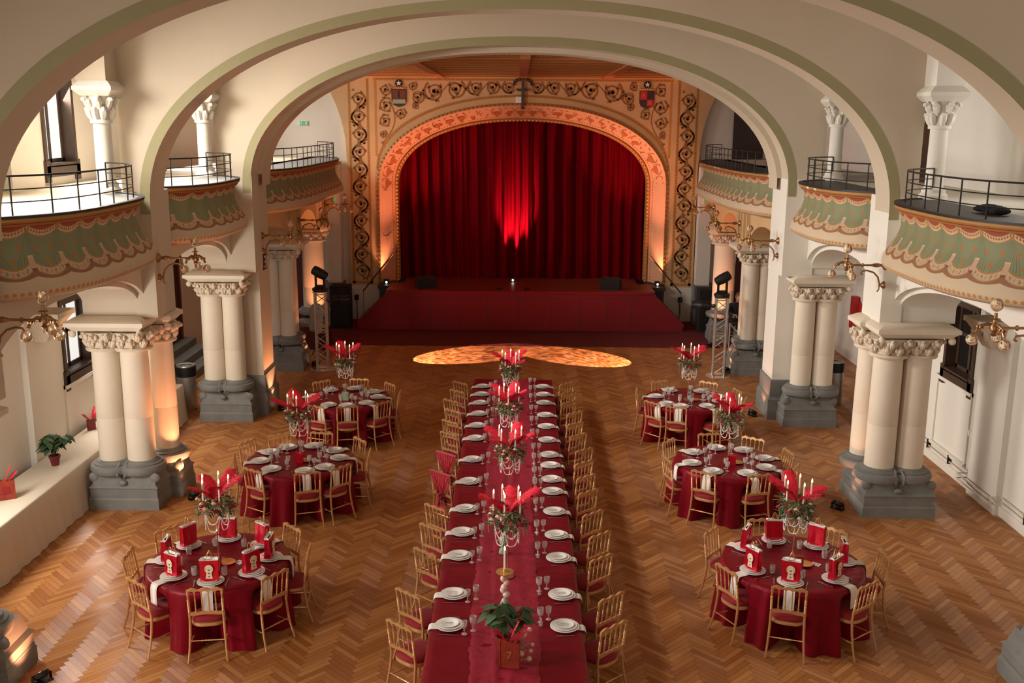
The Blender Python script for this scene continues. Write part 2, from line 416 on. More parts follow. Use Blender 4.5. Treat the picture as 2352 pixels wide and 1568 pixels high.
def tag(o, label, cat, group=None, kind=None):
    o['label'] = label; o['category'] = cat
    if group: o['group'] = group
    if kind: o['kind'] = kind
    return o
def thing(name, label, cat, loc=(0, 0, 0), rz=0.0, group=None):
    o = bpy.data.objects.new(name, None); C.objects.link(o); o.location = loc; o.rotation_euler = (0, 0, rz)
    o.empty_display_size = 0.1
    return tag(o, label, cat, group)
def struct(o): o['kind'] = 'structure'; return o
KIDS = {}
def kids(o):
    if o.name not in KIDS: KIDS[o.name] = list(o.children)
    return KIDS[o.name]
def copy_tree(o, parent=None):
    c = o.copy(); C.objects.link(c); c.parent = parent
    for ch in kids(o): copy_tree(ch, c)
    return c
used = set()
def place(proto, loc, rz, label, group=None):
    """first call moves the prototype itself, later calls copy it with its parts"""
    if proto.name in used: o = copy_tree(proto)
    else: used.add(proto.name); kids(proto); [kids(k) for k in kids(proto)]; o = proto
    o.location = loc; o.rotation_euler = (0, 0, rz); o['label'] = label
    if group: o['group'] = group
    return o
def hull(n, w=1.0): return [(-w, 0), (w, 0)]
def sup(a, b, x, n=2.2):
    t = min(1.0, abs(x)/a); return b*(1-t**n)**(1.0/n)
# ---------------------------------------------------------------- the room shell
ZC = 8.7      # ceiling height
struct(MB().box(-9.2, 9.2, -3.0, 33.5, -0.12, 0.0).build('floor', 'floor', smooth=False))
struct(MB().box(-9.3, 9.3, -3.0, 21.0, ZC, ZC+0.15).build('ceiling', 'plaster', smooth=False))
# rear wall with three tall windows (behind the viewer)
mb = MB(); xs = [-9.2, -4.7, -2.5, -1.1, 1.1, 2.5, 4.7, 9.2]
for i in range(7):
    if i in (1, 3, 5): mb.box(xs[i], xs[i+1], -3.0, -2.7, 0, 4.3); mb.box(xs[i], xs[i+1], -3.0, -2.7, 8.1, ZC)
    else: mb.box(xs[i], xs[i+1], -3.0, -2.7, 0, ZC)
struct(mb.build('wall_rear', 'plaster', smooth=False))
# transverse arch walls across the nave
def arch_wall(name, y0, y1, a, zs, b, band, outer=9.2, step=None):
    mb = MB(); N = 72
    xs = [-a*cos(pi*i/N) for i in range(N+1)]
    top = [(x, ZC) for x in xs]; bot = [(x, zs+sup(a, b, x)) for x in xs]
    mb.strip_prism(top, bot, y0, y1)
    # painted green band on the front face, 3 mm proud of the plaster
    mb.mat(1)
    xo = [-(a+band)*cos(pi*i/N) for i in range(N+1)]
    outer_l = [(x, zs+sup(a+band, b+band, x)) for x in xo]
    vs = [(p[0], y0-0.004, p[1]) for p in outer_l]+[(p[0], y0-0.004, p[1]) for p in bot]
    n = N+1
    mb.add(vs, [(i, n+i, n+i+1, i+1) for i in range(N)])
    lo = zs-0.1
    for s_ in (-1, 1): mb.box(*(sorted((s_*a, s_*(a+band)))), y0-0.004, y0-0.001, lo, zs)
    mb.mat(0)
    if step:
        y2, d = step; mb.strip_prism([(x, zs+sup(a, b, x)) for x in xs], [(x*(a-d)/a, zs+sup(a, b, x)*(b-d)/b) for x in xs], y1-0.001, y2)
    return mb
mb = arch_wall('a', 9.98, 10.55, 5.5, 4.72, 2.80, 0.15)
for s_ in (-1, 1): mb.box(*sorted((s_*5.5, s_*5.9)), 9.98, 10.55, 4.93, ZC); mb.box(*sorted((s_*5.9, s_*7.6)), 9.98, 10.55, 7.35, ZC)
struct(mb.build('wall_front_arch', ['plaster', 'green'], angle=30))
mb = arch_wall('b', 14.9, 15.5, 5.5, 4.7, 2.86, 0.15)
for s_ in (-1, 1): mb.box(*sorted((s_*5.5, s_*5.9)), 14.9, 15.5, 4.93, ZC); mb.box(*sorted((s_*5.9, s_*7.6)), 14.9, 15.5, 7.35, ZC)
struct(mb.build('wall_middle_arch', ['plaster', 'green'], angle=30))
mb = MB(); N = 72
a, b, zs, band = 5.24, 2.70, 4.7, 0.16
xs = [-a*cos(pi*i/N) for i in range(N+1)]
bot = [(x, zs+sup(a, b, x)) for x in xs]
mb.strip_prism([(x, ZC) for x in xs], bot, 19.6, 20.1)
a2, b2 = 5.14, 2.60
xs2 = [-a2*cos(pi*i/N) for i in range(N+1)]; bot2 = [(x, zs+sup(a2, b2, x)) for x in xs2]
mb.strip_prism([(x, ZC-1.0) for x in xs2], bot2, 20.1, 20.75)
mb.mat(1); xo = [-(a+band)*cos(pi*i/N) for i in range(N+1)]; n = N+1
mb.add([(x, 19.596, zs+sup(a+band, b+band, x)) for x in xo]+[(p[0], 19.596, p[1]) for p in bot], [(i, n+i, n+i+1, i+1) for i in range(N)])
mb.mat(0)
for s_ in (-1, 1):
    mb.mat(1).box(*sorted((s_*a, s_*(a+band))), 19.596, 19.599, 4.6, 4.7); mb.mat(0)
    mb.box(*sorted((s_*a, s_*5.9)), 19.6, 20.1, 4.93, ZC); mb.box(*sorted((s_*a2, s_*5.9)), 20.1, 20.75, 4.93, ZC); mb.box(*sorted((s_*5.9, s_*7.6)), 19.6, 20.75, 7.1, ZC)
struct(mb.build('wall_far_arch', ['plaster', 'green'], angle=30))

# side walls of the nave: arcade below, gallery arcade above
def arcade(side, off):
    s_ = side; nm = 'left' if s_ < 0 else 'right'
    mb = MB()
    def B(x0, x1, y0, y1, z0, z1): mb.box(*sorted((s_*x0, s_*x1)), y0, y1, z0, z1)
    def arch(x0, x1, ya, yb, zs, b, ztop, n=2.0, N=28):
        xm = (ya+yb)/2; a_ = (yb-ya)/2; ys = [xm-a_*cos(pi*i/N) for i in range(N+1)]
        mb.strip_prism([(y, ztop) for y in ys], [(y, zs+sup(a_, b, y-xm, n)) for y in ys], *sorted((s_*x0, s_*x1)), plane='YZ')
    bays = [(10.5, 14.95), (15.75, 19.6)]
    for ya, yb in bays:
        ya, yb = ya+off*(ya > 11), yb+off*0
        arch(5.70, 5.80, ya-0.06, yb+0.06, 3.20, 0.65, 4.93)         # outer moulded order
        arch(5.80, 6.66, ya, yb, 3.20, 0.56, 4.75)
    # near bay, mostly outside the frame
    arch(5.70, 6.66, 6.0, 9.6, 3.28, 0.58, 4.93)
    # impost piers above the column abaci
    for y0, y1, xo in ((9.6, 10.45, 6.66), (14.9, 15.75, 6.66), (19.6, 20.75, 6.66)):
        xi = 5.5 if y0 < 19 else 5.22
        if y0 < 11: xi = 5.56
        B(xi, 5.82, y0, y1-0.05, 3.03, 4.93); B(5.82, xo, y0+0.03, y1-0.08, 3.03, 4.75)
    B(5.24 if True else 0, 5.62, 19.9, 20.75, 0.0, 3.03)            # rectangular pier on the far arch
    # upper gallery arcade
    for ya, yb in ((10.55, 14.9), (15.5, 19.6)):
        mid = (ya+yb)/2
        arch(5.85, 6.28, ya+0.45, yb-0.42, 6.95, 0.95, ZC, 2.0)
        B(5.85, 6.28, yb-0.42, yb, 6.52, ZC); B(5.85, 6.28, ya, ya+0.45, 6.52, ZC)
    # gallery floor slab / aisle ceiling
    B(5.8, 7.6, -2.7, 30.6, 4.72, 4.93)
    struct(mb.build('wall_arcade_'+nm, 'plaster' if s_ < 0 else 'white', angle=30))  # left side darker cream than the right: shading put into the colour
arcade(-1, 0.0); arcade(1, 0.0)
# third bay towards the stage: painted wall over narrower arches
for s_, nm in ((-1, 'left'), (1, 'right')):
    mb = MB(); N = 20
    def arch(x0, x1, ya, yb, zs, b, ztop):
        xm = (ya+yb)/2; a_ = (yb-ya)/2; ys = [xm-a_*cos(pi*i/N) for i in range(N+1)]
        mb.strip_prism([(y, ztop) for y in ys], [(y, zs+sup(a_, b, y-xm, 2)) for y in ys], *sorted((s_*x0, s_*x1)), plane='YZ')
    for ya, yb in ((20.75, 23.75), (24.75, 27.1), (27.9, 29.9)):
        arch(5.50, 6.20, ya, yb, 3.1, 0.62, 4.93)
    for y0, y1 in ((23.75, 24.75), (27.1, 27.9), (29.9, 30.1)):
        mb.box(*sorted((s_*5.42, s_*6.2)), y0, y1, 3.0, 4.93)
        for q in range(3): mb.box(*sorted((s_*5.36, s_*5.42)), y0+0.1+q*0.28, y0+0.24+q*0.28, 3.05, 4.8)
    struct(mb.build('wall_stage_bay_'+nm, 'wall_paint', angle=30))
# outer walls with window openings
def outer(s_, nm):
    mb = MB(); X0, X1 = 7.6, 8.0
    def B(x0, x1, y0, y1, z0, z1): mb.box(*sorted((s_*x0, s_*x1)), y0, y1, z0, z1)
    wins = [(16.12, 17.3), (11.4, 12.6)]
    edges = [-2.7, 11.4, 12.6, 16.12, 17.3, 21.0]
    for i in range(5):
        a_, b_ = edges[i], edges[i+1]
        if i in (1, 3):
            for z0, z1 in (((0, 1.75), (3.05, 5.22), (8.0, ZC)) if s_ < 0 else ((0, 1.75), (3.05, ZC))): B(X0, X1, a_, b_, z0, z1)
        else: B(X0, X1, a_, b_, 0, ZC)
    # pilasters opposite the piers, with a sloping top moulding
    for y0, y1 in ((10.0, 10.9), (14.75, 15.75), (19.7, 20.7)):
        B(7.50, 7.6, y0, y1, 0, 4.72); B(7.45, 7.6, y0, y1, 4.93, 7.3)
    # aisle beyond, set back
    B(8.6, 8.9, 21.0, 30.6, 0, ZC)
    B(7.6, 8.9, 20.7, 21.0, 0, ZC)
    struct(mb.build('wall_'+nm, 'white', smooth=False))
outer(-1, 'left'); outer(1, 'right')
mb = MB()
for s_ in (-1, 1):
    mb.box(*sorted((s_*5.5, s_*8.9)), 20.9, 30.6, ZC-0.9, ZC-0.8)
struct(mb.build('ceiling_gallery', 'white', smooth=False))
# end wall beside the stage (gallery level and aisle level)
mb = MB()
for s_ in (-1, 1):
    mb.box(*sorted((s_*5.0, s_*8.9)), 30.3, 30.6, 0.0, ZC)
    mb.box(*sorted((s_*5.35, s_*5.75)), 29.75, 30.3, 0.0, 4.7)
struct(mb.build('wall_stage_side', 'white', smooth=False))
# grey stone dado of the end wall
mb = MB()
for s_ in (-1, 1):
    mb.box(*sorted((s_*5.33, s_*5.77)), 29.72, 29.76, 0.0, 1.2); mb.box(*sorted((s_*5.31, s_*5.79)), 29.68, 29.76, 0.0, 0.62)
    mb.box(*sorted((s_*5.3, s_*5.34)), 29.7, 30.3, 0.0, 1.2)
    mb.box(*sorted((s_*5.77, s_*8.6)), 30.24, 30.3, 0.0, 1.2)
struct(mb.build('baseboard_stage_side', 'grey', smooth=False))
# plain skirting pipes run along the right wall
mb = MB()
mb.box(7.57, 7.6, 10.9, 14.75, 0.0, 0.16).box(7.57, 7.6, 15.75, 19.7, 0, 0.16)
struct(mb.build('baseboard_right', 'white', smooth=False))

# ---------------------------------------------------------------- windows
def window(n, s_, y0, y1, z0, z1, pane, arched=False, label=None):
    mb = MB(); X = 7.6
    def B(x0, x1, ya, yb, za, zb): mb.box(*sorted((s_*x0, s_*x1)), ya, yb, za, zb)
    t = 0.09
    B(X-0.03, X+0.30, y0, y0+t, z0-0.12, z1); B(X-0.03, X+0.30, y1-t, y1, z0-0.12, z1)
    B(X-0.03, X+0.30, y0+t, y1-t, z1-t, z1); B(X-0.05, X+0.30, y0+t, y1-t, z0-0.0, z0+0.06)
    B(X-0.05, X-0.03, y0-0.02, y1+0.02, z0-0.16, z0+0.02)
    B(X-0.05, X, y0-0.03, y0+t+0.02, z0-0.24, z0+0.1); B(X-0.05, X, y1-t-0.02, y1+0.03, z0-0.24, z0+0.1)
    if arched:
        ym = (y0+y1)/2
        for k in range(6):
            q = k/6.0; B(X-0.02, X+0.24, y0+t, y0+t+0.22*(1-q)**2, z1-0.12-0.09*k, z1-0.03-0.09*k); B(X-0.02, X+0.24, y1-t-0.22*(1-q)**2, y1-t, z1-0.12-0.09*k, z1-0.03-0.09*k)
    f = struct(mb.build('window_%d' % n, 'darkwood', smooth=False))
    g = MB(); ym = y0+(y1-y0)*0.5; zm = z0+(z1-z0)*0.52
    def G(ya, yb, za, zb): g.box(*sorted((s_*(X+0.16), s_*(X+0.22))), ya, yb, za, zb)
    for a_ in (y0+t, ym-0.03, y1-t-0.07): G(a_, a_+0.07, z0+0.06, z1-t)
    for z_ in (z0+0.06, zm-0.02, z1-t-0.06): G(y0+t, y1-t, z_, z_+0.06)
    g.build('window_frame', 'darkwood', f, smooth=False)
    MB().box(*sorted((s_*(X+0.18), s_*(X+0.195))), y0+t, y1-t, z0+0.06, z1-t).build('window_pane', pane, f, smooth=False)
window(1, -1, 16.12, 17.3, 1.75, 3.05, 'daypane'); window(2, -1, 16.12, 17.3, 5.22, 8.0, 'daypane', True)
window(3, 1, 16.12, 17.3, 1.75, 3.05, 'darkpane'); pass
window(5, -1, 11.4, 12.6, 1.75, 3.05, 'daypane'); window(6, 1, 11.4, 12.6, 1.75, 3.05, 'darkpane')
window(7, -1, 11.4, 12.6, 5.22, 8.0, 'daypane', True); pass
for k, x in enumerate((-3.6, 0, 3.6)):
    mb = MB()
    for q in range(4): mb.box(x-1.1+q*0.72, x-1.06+q*0.72, -2.9, -2.84, 4.3, 8.1)
    for q in range(5): mb.box(x-1.1, x+1.1, -2.9, -2.84, 4.3+q*0.94, 4.34+q*0.94)
    f = struct(mb.build('window_%d' % (9+k), 'darkwood', smooth=False))
    MB().box(x-1.1, x+1.1, -2.88, -2.86, 4.3, 8.1).build('window_pane', 'daypane', f, smooth=False)
# niches (radiator recesses) under the lower windows
for s_, nm in ((1, 'right'), (-1, 'left')):
    mb = MB()
    y0, y1 = 16.12, 17.42
    mb.box(*sorted((s_*7.57, s_*7.6)), y0-0.06, y0, 0.36, 1.62).box(*sorted((s_*7.57, s_*7.6)), y1, y1+0.06, 0.36, 1.62)
    mb.box(*sorted((s_*7.54, s_*7.6)), y0-0.06, y1+0.06, 1.56, 1.62).box(*sorted((s_*7.54, s_*7.6)), y0-0.06, y1+0.06, 0.33, 0.38)
    struct(mb.build('trim_recess_'+nm, 'white', smooth=False))

# ---------------------------------------------------------------- proscenium wall
PY = 30.1
def smile(t):   # opening outline, t 0..1 from left foot over the top to right foot
    pass
def open_curve(a, ztop, zs, n=2.5, z0=1.16, N=60, c=0.1):
    pts = [(c-a, z0), (c-a, (z0+zs)/2)]
    for i in range(N+1):
        x = -a*cos(pi*i/N); pts.append((c+x, zs+sup(a, ztop-zs, x, n)))
    pts += [(c+a, (z0+zs)/2), (c+a, z0)]
    return pts
inner = open_curve(3.80, 6.0, 4.1, 2.15); outerp = open_curve(4.36, 6.52, 4.1, 2.15)
mb = MB()
# flat wall around the frame
xs = [p[0] for p in outerp[2:-2]]
mb.strip_prism([(x, 7.35) for x in xs], [(p[0], p[1]) for p in outerp[2:-2]], PY, PY+0.35)
mb.box(-5.12, 0.1-4.36, PY, PY+0.35, 1.08, 7.35).box(0.1+4.36, 5.32, PY, PY+0.35, 1.08, 7.35)
for s_, x0, x1 in ((-1, -5.9, -5.12), (1, 5.32, 6.1)):     # painted spandrels reaching over the galleries
    N = 16; xs = [x0+(x1-x0)*i/N for i in range(N+1)]
    bt = [(x, 4.6+2.75*((abs(x-(x1 if s_ < 0 else x0))/0.78))**0.42) for x in xs]
    mb.strip_prism([(x, 7.37) for x in xs], bt, PY+0.0, PY+0.2)
pw = struct(mb.build('wall_proscenium', 'wall_paint', angle=30))
mb = MB().mat(0)
mb.box(-5.12, 0.1-4.36, PY+0.01, PY+0.35, 0.0, 1.08).box(0.1+4.36, 5.32, PY+0.01, PY+0.35, 0.0, 1.08)
struct(mb.build('wall_proscenium_foot', 'white', smooth=False))
# splayed ornamental frame between outer and inner curves
def between(p, q, t): return [(a_[0]+(b_[0]-a_[0])*t, a_[1]+(b_[1]-a_[1])*t) for a_, b_ in zip(p, q)]
def ribbon(mbx, pA, yA, pB, yB):
    n = len(pA); mbx.add([(x, yA, z) for x, z in pA]+[(x, yB, z) for x, z in pB], [(i, n+i, n+i+1, i+1) for i in range(n-1)])
fr = MB()
fr.mat(1); ribbon(fr, outerp, PY-0.02, between(outerp, inner, 0.14), PY-0.06)
fr.mat(0); ribbon(fr, between(outerp, inner, 0.14), PY-0.06, between(outerp, inner, 0.84), PY+0.55)
fr.mat(2); ribbon(fr, between(outerp, inner, 0.84), PY+0.53, between(outerp, inner, 0.9), PY+0.50)
fr.mat(1); ribbon(fr, between(outerp, inner, 0.9), PY+0.50, inner, PY+0.62); ribbon(fr, inner, PY+0.62, inner, PY+1.0)
ribbon(fr, [(x, z) for x, z in outerp], PY+0.02, outerp, PY-0.02)
fr.build('proscenium_frame', ['pinkstone', 'gold_paint', 'rust'], pw, angle=30)
# ornament on the frame: beads, shells
def along(curve, step, start=0.0):
    out = []; d = start; 
    for (x0, z0), (x1, z1) in zip(curve[:-1], curve[1:]):
        L = math.hypot(x1-x0, z1-z0)
        while d < L:
            t = d/L; out.append((x0+(x1-x0)*t, z0+(z1-z0)*t, math.atan2(z1-z0, x1-x0))); d += step
        d -= L
    return out
orn = MB()
for x, z, a_ in along(between(outerp, inner, 0.95), 0.115): orn.blob((x, PY+0.55, z), 0.04, 0.03, 0.04, 6, 4)
for x, z, a_ in along(between(outerp, inner, 0.72), 0.085): orn.blob((x, PY+0.43, z), 0.018, 0.015, 0.018, 6, 4)
orn.build('bead_moulding', 'golden', pw)
orn = MB()
def arc3(cx, cz, y, r, a0, a1, wdt, N=12, M2=None):
    """flat painted arc"""
    vs = []
    for i in range(N+1):
        a_ = a0+(a1-a0)*i/N
        for rr in (r-wdt/2, r+wdt/2):
            px_, pz_ = rr*cos(a_), rr*sin(a_)
            vs.append((cx+px_, y if not callable(y) else y(px_, pz_), cz+pz_))
    return vs, [(2*i, 2*i+2, 2*i+3, 2*i+1) for i in range(N)]
for x, z, a_ in along(between(outerp, inner, 0.40), 0.37, 0.1):
    for sgn in (-1, 1):
        cx, cz = x+0.075*sgn*cos(a_), z+0.075*sgn*sin(a_)
        mid = a_+(pi/2 if True else 0)
        for rr, a0 in ((0.085, 0.0),):
            base = a_+(0 if sgn > 0 else pi)
            vs, fs = arc3(cx, cz, PY+0.118, rr, base+0.7, base+0.7+4.0, 0.016)
            # project on to the splay
            vs = [(vx, PY+0.09+0.0, vz) for vx, vy, vz in vs]
            orn.add(vs, fs)
orn2 = MB()
NB = between(outerp, inner, 0.14); NI = between(outerp, inner, 0.84)
def splay_y(x, z):
    # depth of the splay at a point: from nearest frame ratio
    best = None
    for i in range(0, len(outerp)-1):
        ax, az = outerp[i]; bx, bz = inner[i]; dx, dz = bx-ax, bz-az; L2 = dx*dx+dz*dz
        t = ((x-ax)*dx+(z-az)*dz)/L2; ex, ez = x-ax-dx*t, z-az-dz*t; d = ex*ex+ez*ez
        if best is None or d < best[0]: best = (d, t)
    t = best[1]; return PY-0.06+(t-0.14)/(0.70)*0.61-0.012
orn = MB()
for x, z, a_ in along(between(outerp, inner, 0.42), 0.36, 0.1):
    for sgn in (-1, 1):
        cx, cz = x+0.08*sgn*cos(a_), z+0.08*sgn*sin(a_); base = a_+(0 if sgn > 0 else pi)
        vs, fs = arc3(cx, cz, 0, 0.075, base-1.9, base+1.9, 0.018)
        orn.add([(vx, splay_y(vx, vz), vz) for vx, vy, vz in vs], fs)
    for q in (0.12,):
        ux, uz = cos(a_), sin(a_); wx, wz = sin(a_), -cos(a_)
        pts = [(x-ux*0.12, z-uz*0.12), (x-ux*0.05+wx*0.13, z-uz*0.05+wz*0.13), (x+wx*0.17, z+wz*0.17), (x+ux*0.05+wx*0.13, z+uz*0.05+wz*0.13), (x+ux*0.12, z+uz*0.12)]
        orn.add([(a2_, splay_y(a2_, b2_)+0.004, b2_) for a2_, b2_ in pts], [(0, 1, 2, 3, 4)])
orn.build('painted_shell_frieze', 'rust', pw, smooth=False)
orn = MB()
for x, z, a_ in along(between(outerp, inner, 0.07), 0.13, 0.0):
    for sg in (-1, 1):
        c_, s2_ = cos(a_+sg*0.9), sin(a_+sg*0.9)
        orn.obox((x, PY-0.048, z), ((c_, 0, s2_), (0, 1, 0), (-s2_, 0, c_)), 0.055, 0.006, 0.008)
orn.build('chevron_moulding', 'brown_paint', pw, smooth=False)
# painted borders and scrollwork on the flat wall
bd = MB()
def rect(mbx, x0, x1, z0, z1, y=PY-0.003): mbx.box(x0, x1, y, y+0.002, z0, z1)
PL = [(-5.12, -4.36+0.1-0.16), (4.36+0.1+0.16, 5.32)]
for (x0, x1) in ((-5.08, -4.42), (4.62, 5.28)):
    for xx in (x0+0.02, x1-0.10): rect(bd, xx, xx+0.08, 1.12, 7.2)
    rect(bd, x0+0.02, x1-0.02, 1.12, 1.2)
rect(bd, -4.30, 4.50, 7.14, 7.22)
for s_ in (-1, 1):
    cx = 0.1; bx = cx+s_*4.38; rect(bd, min(bx, bx-s_*0.07), max(bx, bx-s_*0.07), 4.95, 7.14)
arcp = [(p[0], p[1]) for p in open_curve(4.36, 6.76, 4.6, 2.1)][2:-2]; arcq = [(p[0]*0.985+0.0015, p[1]-0.08) for p in arcp]
n = len(arcp); bd.add([(x, PY-0.003, z) for x, z in arcp]+[(x, PY-0.003, z) for x, z in arcq], [(i, n+i, n+i+1, i+1) for i in range(n-1)])
bd.build('painted_border', 'gold_paint', pw, smooth=False)
bd = MB()
for (x0, x1) in ((-5.08, -4.42), (4.62, 5.28)):
    for xx in (x0+0.06, x1-0.06):
        z = 1.2
        while z < 7.2: bd.box(xx-0.018, xx+0.018, PY-0.006, PY-0.004, z, z+0.035); z += 0.075
x = -4.2
while x < 4.4: bd.box(x, x+0.035, PY-0.006, PY-0.004, 7.165, 7.198); x += 0.075
for x, z, a_ in along(between(arcp, arcq, 0.5), 0.075): bd.box(x-0.017, x+0.017, PY-0.006, PY-0.004, z-0.017, z+0.017)
bd.build('painted_bead_line', 'brown_paint', pw, smooth=False)
sw = MB()
def ribbon_path(pts, w0, w1, y=PY-0.006):
    vs = []; n = len(pts)
    for i, (x, z) in enumerate(pts):
        a0 = pts[max(0, i-1)]; a1 = pts[min(n-1, i+1)]; dx, dz = a1[0]-a0[0], a1[1]-a0[1]; L = math.hypot(dx, dz) or 1
        w_ = (w0+(w1-w0)*i/(n-1))/2; vs += [(x-dz/L*w_, y, z+dx/L*w_), (x+dz/L*w_, y, z-dx/L*w_)]
    sw.add(vs, [(2*i, 2*i+2, 2*i+3, 2*i+1) for i in range(n-1)])
def leafy(x, z, a_, L=0.07, y=PY-0.0065):
    for da in (-0.9, 0, 0.9):
        b_ = a_+da; l = L*(1.0 if da == 0 else 0.75)
        sw.add([(x, y, z), (x+l*0.5*cos(b_+0.5), y, z+l*0.5*sin(b_+0.5)), (x+l*cos(b_), y, z+l*sin(b_)), (x+l*0.5*cos(b_-0.5), y, z+l*0.5*sin(b_-0.5))], [(0, 1, 2, 3)])
def spiral(cx, cz, R, a0, hand, turns=1.6, w0=0.035):
    R *= 1.12; w0 *= 1.7
    N = 34; pts = []
    for i in range(N+1):
        t = i/N; r = R*(1-t*0.78); a_ = a0+hand*turns*2*pi*t; pts.append((cx+r*cos(a_), cz+r*sin(a_)))
        if i % 6 == 3: leafy(pts[-1][0], pts[-1][1], a_+hand*0.6, R*0.42); leafy(pts[-1][0], pts[-1][1], a_-hand*0.9, R*0.3)
    ribbon_path(pts, w0, w0*0.5)
    for q in range(5): leafy(cx, cz, q*2*pi/5, R*0.32)
for xc in (-4.75, 4.95):                     # upright pilaster panels
    z = 1.5; h = 1; k = 0
    while z < 7.1:
        spiral(xc, z, 0.205, -pi/2 if k % 2 == 0 else -pi/2, 1 if k % 2 == 0 else -1)
        pts = [(xc+(0.17 if k % 2 == 0 else -0.17)*sin(pi*q/10)*1.0, z+0.18+q*0.010) for q in range(11)]
        sd_ = 1 if k % 2 == 0 else -1
        if z+0.51 < 7.1: ribbon_path([(xc+sd_*0.22*cos(pi*q/12), z+0.51*q/12) for q in range(13)], 0.05, 0.05); leafy(xc, z+0.26, pi/2-sd_*0.6, 0.11); leafy(xc, z+0.24, -pi/2-sd_*0.6, 0.10)
        leafy(xc+(0.15 if k % 2 else -0.15), z+0.235, pi/2, 0.09); leafy(xc+(-0.13 if k % 2 else 0.13), z-0.22, -pi/2, 0.08)
        z += 0.51; k += 1
for s_ in (-1, 1):                            # frieze above the arch and spandrel sprays
    xs_ = [0.42, 0.90, 1.40, 1.98, 2.62, 3.10]; rs = [0.17, 0.185, 0.21, 0.25, 0.27, 0.17]; zs_ = [6.97, 6.96, 6.94, 6.90, 6.84, 6.66]
    prev = (0.1+s_*0.18, 6.95)
    for k, (x, r, z) in enumerate(zip(xs_, rs, zs_)):
        cx = 0.1+s_*x; spiral(cx, z, r, pi/2+s_*0.6*(1 if k % 2 else -1), s_*(1 if k % 2 else -1), 1.7, 0.034)
        pts = []
        for q in range(13):
            t = q/12; pts.append((prev[0]+(cx+s_*r*0.7-prev[0])*t, prev[1]+(z+(r if k % 2 else -r)*0.8-prev[1])*t+0.10*sin(pi*t)*(1 if k % 2 else -1)))
        ribbon_path(pts, 0.024, 0.03); leafy(pts[6][0], pts[6][1], -pi/2 if k % 2 else pi/2, 0.12); prev = pts[-1]
    for cx_, cz_, r_, h_ in ((4.05, 6.88, 0.17, 1), (3.25, 6.99, 0.12, 1), (4.03, 6.42, 0.20, -1), (3.62, 6.20, 0.15, 1), (4.06, 5.97, 0.17, -1), (3.15, 6.42, 0.10, -1), (4.14, 5.60, 0.10, 1)):
        spiral(0.1+s_*cx_, cz_, r_, 1.0, h_*s_, 1.5, 0.03)
    ribbon_path([(0.1+s_*(4.15-0.22*q/10-0.25*sin(pi*q/10)), 5.35+1.2*q/10) for q in range(11)], 0.02, 0.035)
    leafy(0.1+s_*4.15, 5.38, -pi/2, 0.12)
sw.build('painted_scrollwork', 'brown_paint', pw, smooth=False)
# two painted crests and a crucifix-like bracket ornament at the centre
def shield(cx, quart):
    mb = MB()
    mb.mat(0); out = [(cx-0.22, 6.90), (cx+0.22, 6.90), (cx+0.22, 6.55), (cx+0.17, 6.44), (cx, 6.38), (cx-0.17, 6.44), (cx-0.22, 6.55)]
    mb.prism(out, PY-0.03, PY-0.005, 'XZ')
    if quart:
        mb.mat(1).box(cx-0.20, cx, PY-0.034, PY-0.03, 6.64, 6.88).box(cx, cx+0.19, PY-0.034, PY-0.03, 6.45, 6.64)
        mb.mat(3)
        for qx, qz in ((cx-0.10, 6.76), (cx+0.09, 6.55)): mb.box(qx-0.035, qx-0.02, PY-0.037, PY-0.034, qz-0.06, qz+0.06).box(qx+0.02, qx+0.035, PY-0.037, PY-0.034, qz-0.06, qz+0.06).box(qx-0.02, qx+0.02, PY-0.037, PY-0.034, qz-0.01, qz+0.01)
    else:
        mb.mat(1).box(cx-0.19, cx+0.19, PY-0.034, PY-0.03, 6.62, 6.87); mb.mat(4).box(cx-0.19, cx+0.19, PY-0.034, PY-0.03, 6.48, 6.60)
        mb.mat(2).box(cx-0.02, cx+0.02, PY-0.037, PY-0.034, 6.64, 6.84)
    mb.mat(3); 
    for q in range(9): mb.blob((cx-0.20+q*0.05, PY-0.03, 6.94), 0.022, 0.015, 0.035, 6, 4)
    mb.mat(2).lathe([(0.11, -0.01), (0.11, 0.01)], (cx, PY-0.02, 7.06), 16, Matrix.Rotation(pi/2, 3, 'X'))
    star = []
    for q in range(10):
        r_ = 0.085 if q % 2 == 0 else 0.035; a_ = pi/2+q*pi/5; star.append((cx+r_*cos(a_), 7.06+r_*sin(a_)))
    mb.mat(5).prism(star, PY-0.04, PY-0.032, 'XZ')
    return mb.build('painted_crest', ['ink', 'signred' if quart else 'redwood', 'black', 'golden', 'celadon', 'signwhite'], pw, smooth=False)
shield(-3.55, False); shield(3.73, True)
mb = MB()
mb.box(0.05, 0.12, PY-0.10, PY-0.02, 6.40, 7.15).box(-0.08, 0.25, PY-0.08, PY-0.03, 6.86, 6.93)
for q in range(9):
    a_ = pi*q/8; mb.blob((0.085+0.26*cos(a_), PY-0.05, 7.05+0.16*sin(a_)), 0.05, 0.03, 0.05, 6, 4)
mb.blob((0.085, PY-0.06, 6.38), 0.07, 0.04, 0.05)
tag(mb.build('wall_bracket', 'darkwood'), 'dark carved bracket ornament fixed above the centre of the stage arch', 'ornament')
tag(MB().box(-0.12, 0.06, PY-0.09, PY-0.01, 6.52, 6.70).box(-0.10, 0.04, PY-0.10, PY-0.09, 6.54, 6.68).build('wall_detector', 'signwhite', smooth=False), 'small white square box on the wall above the centre of the stage arch', 'box')
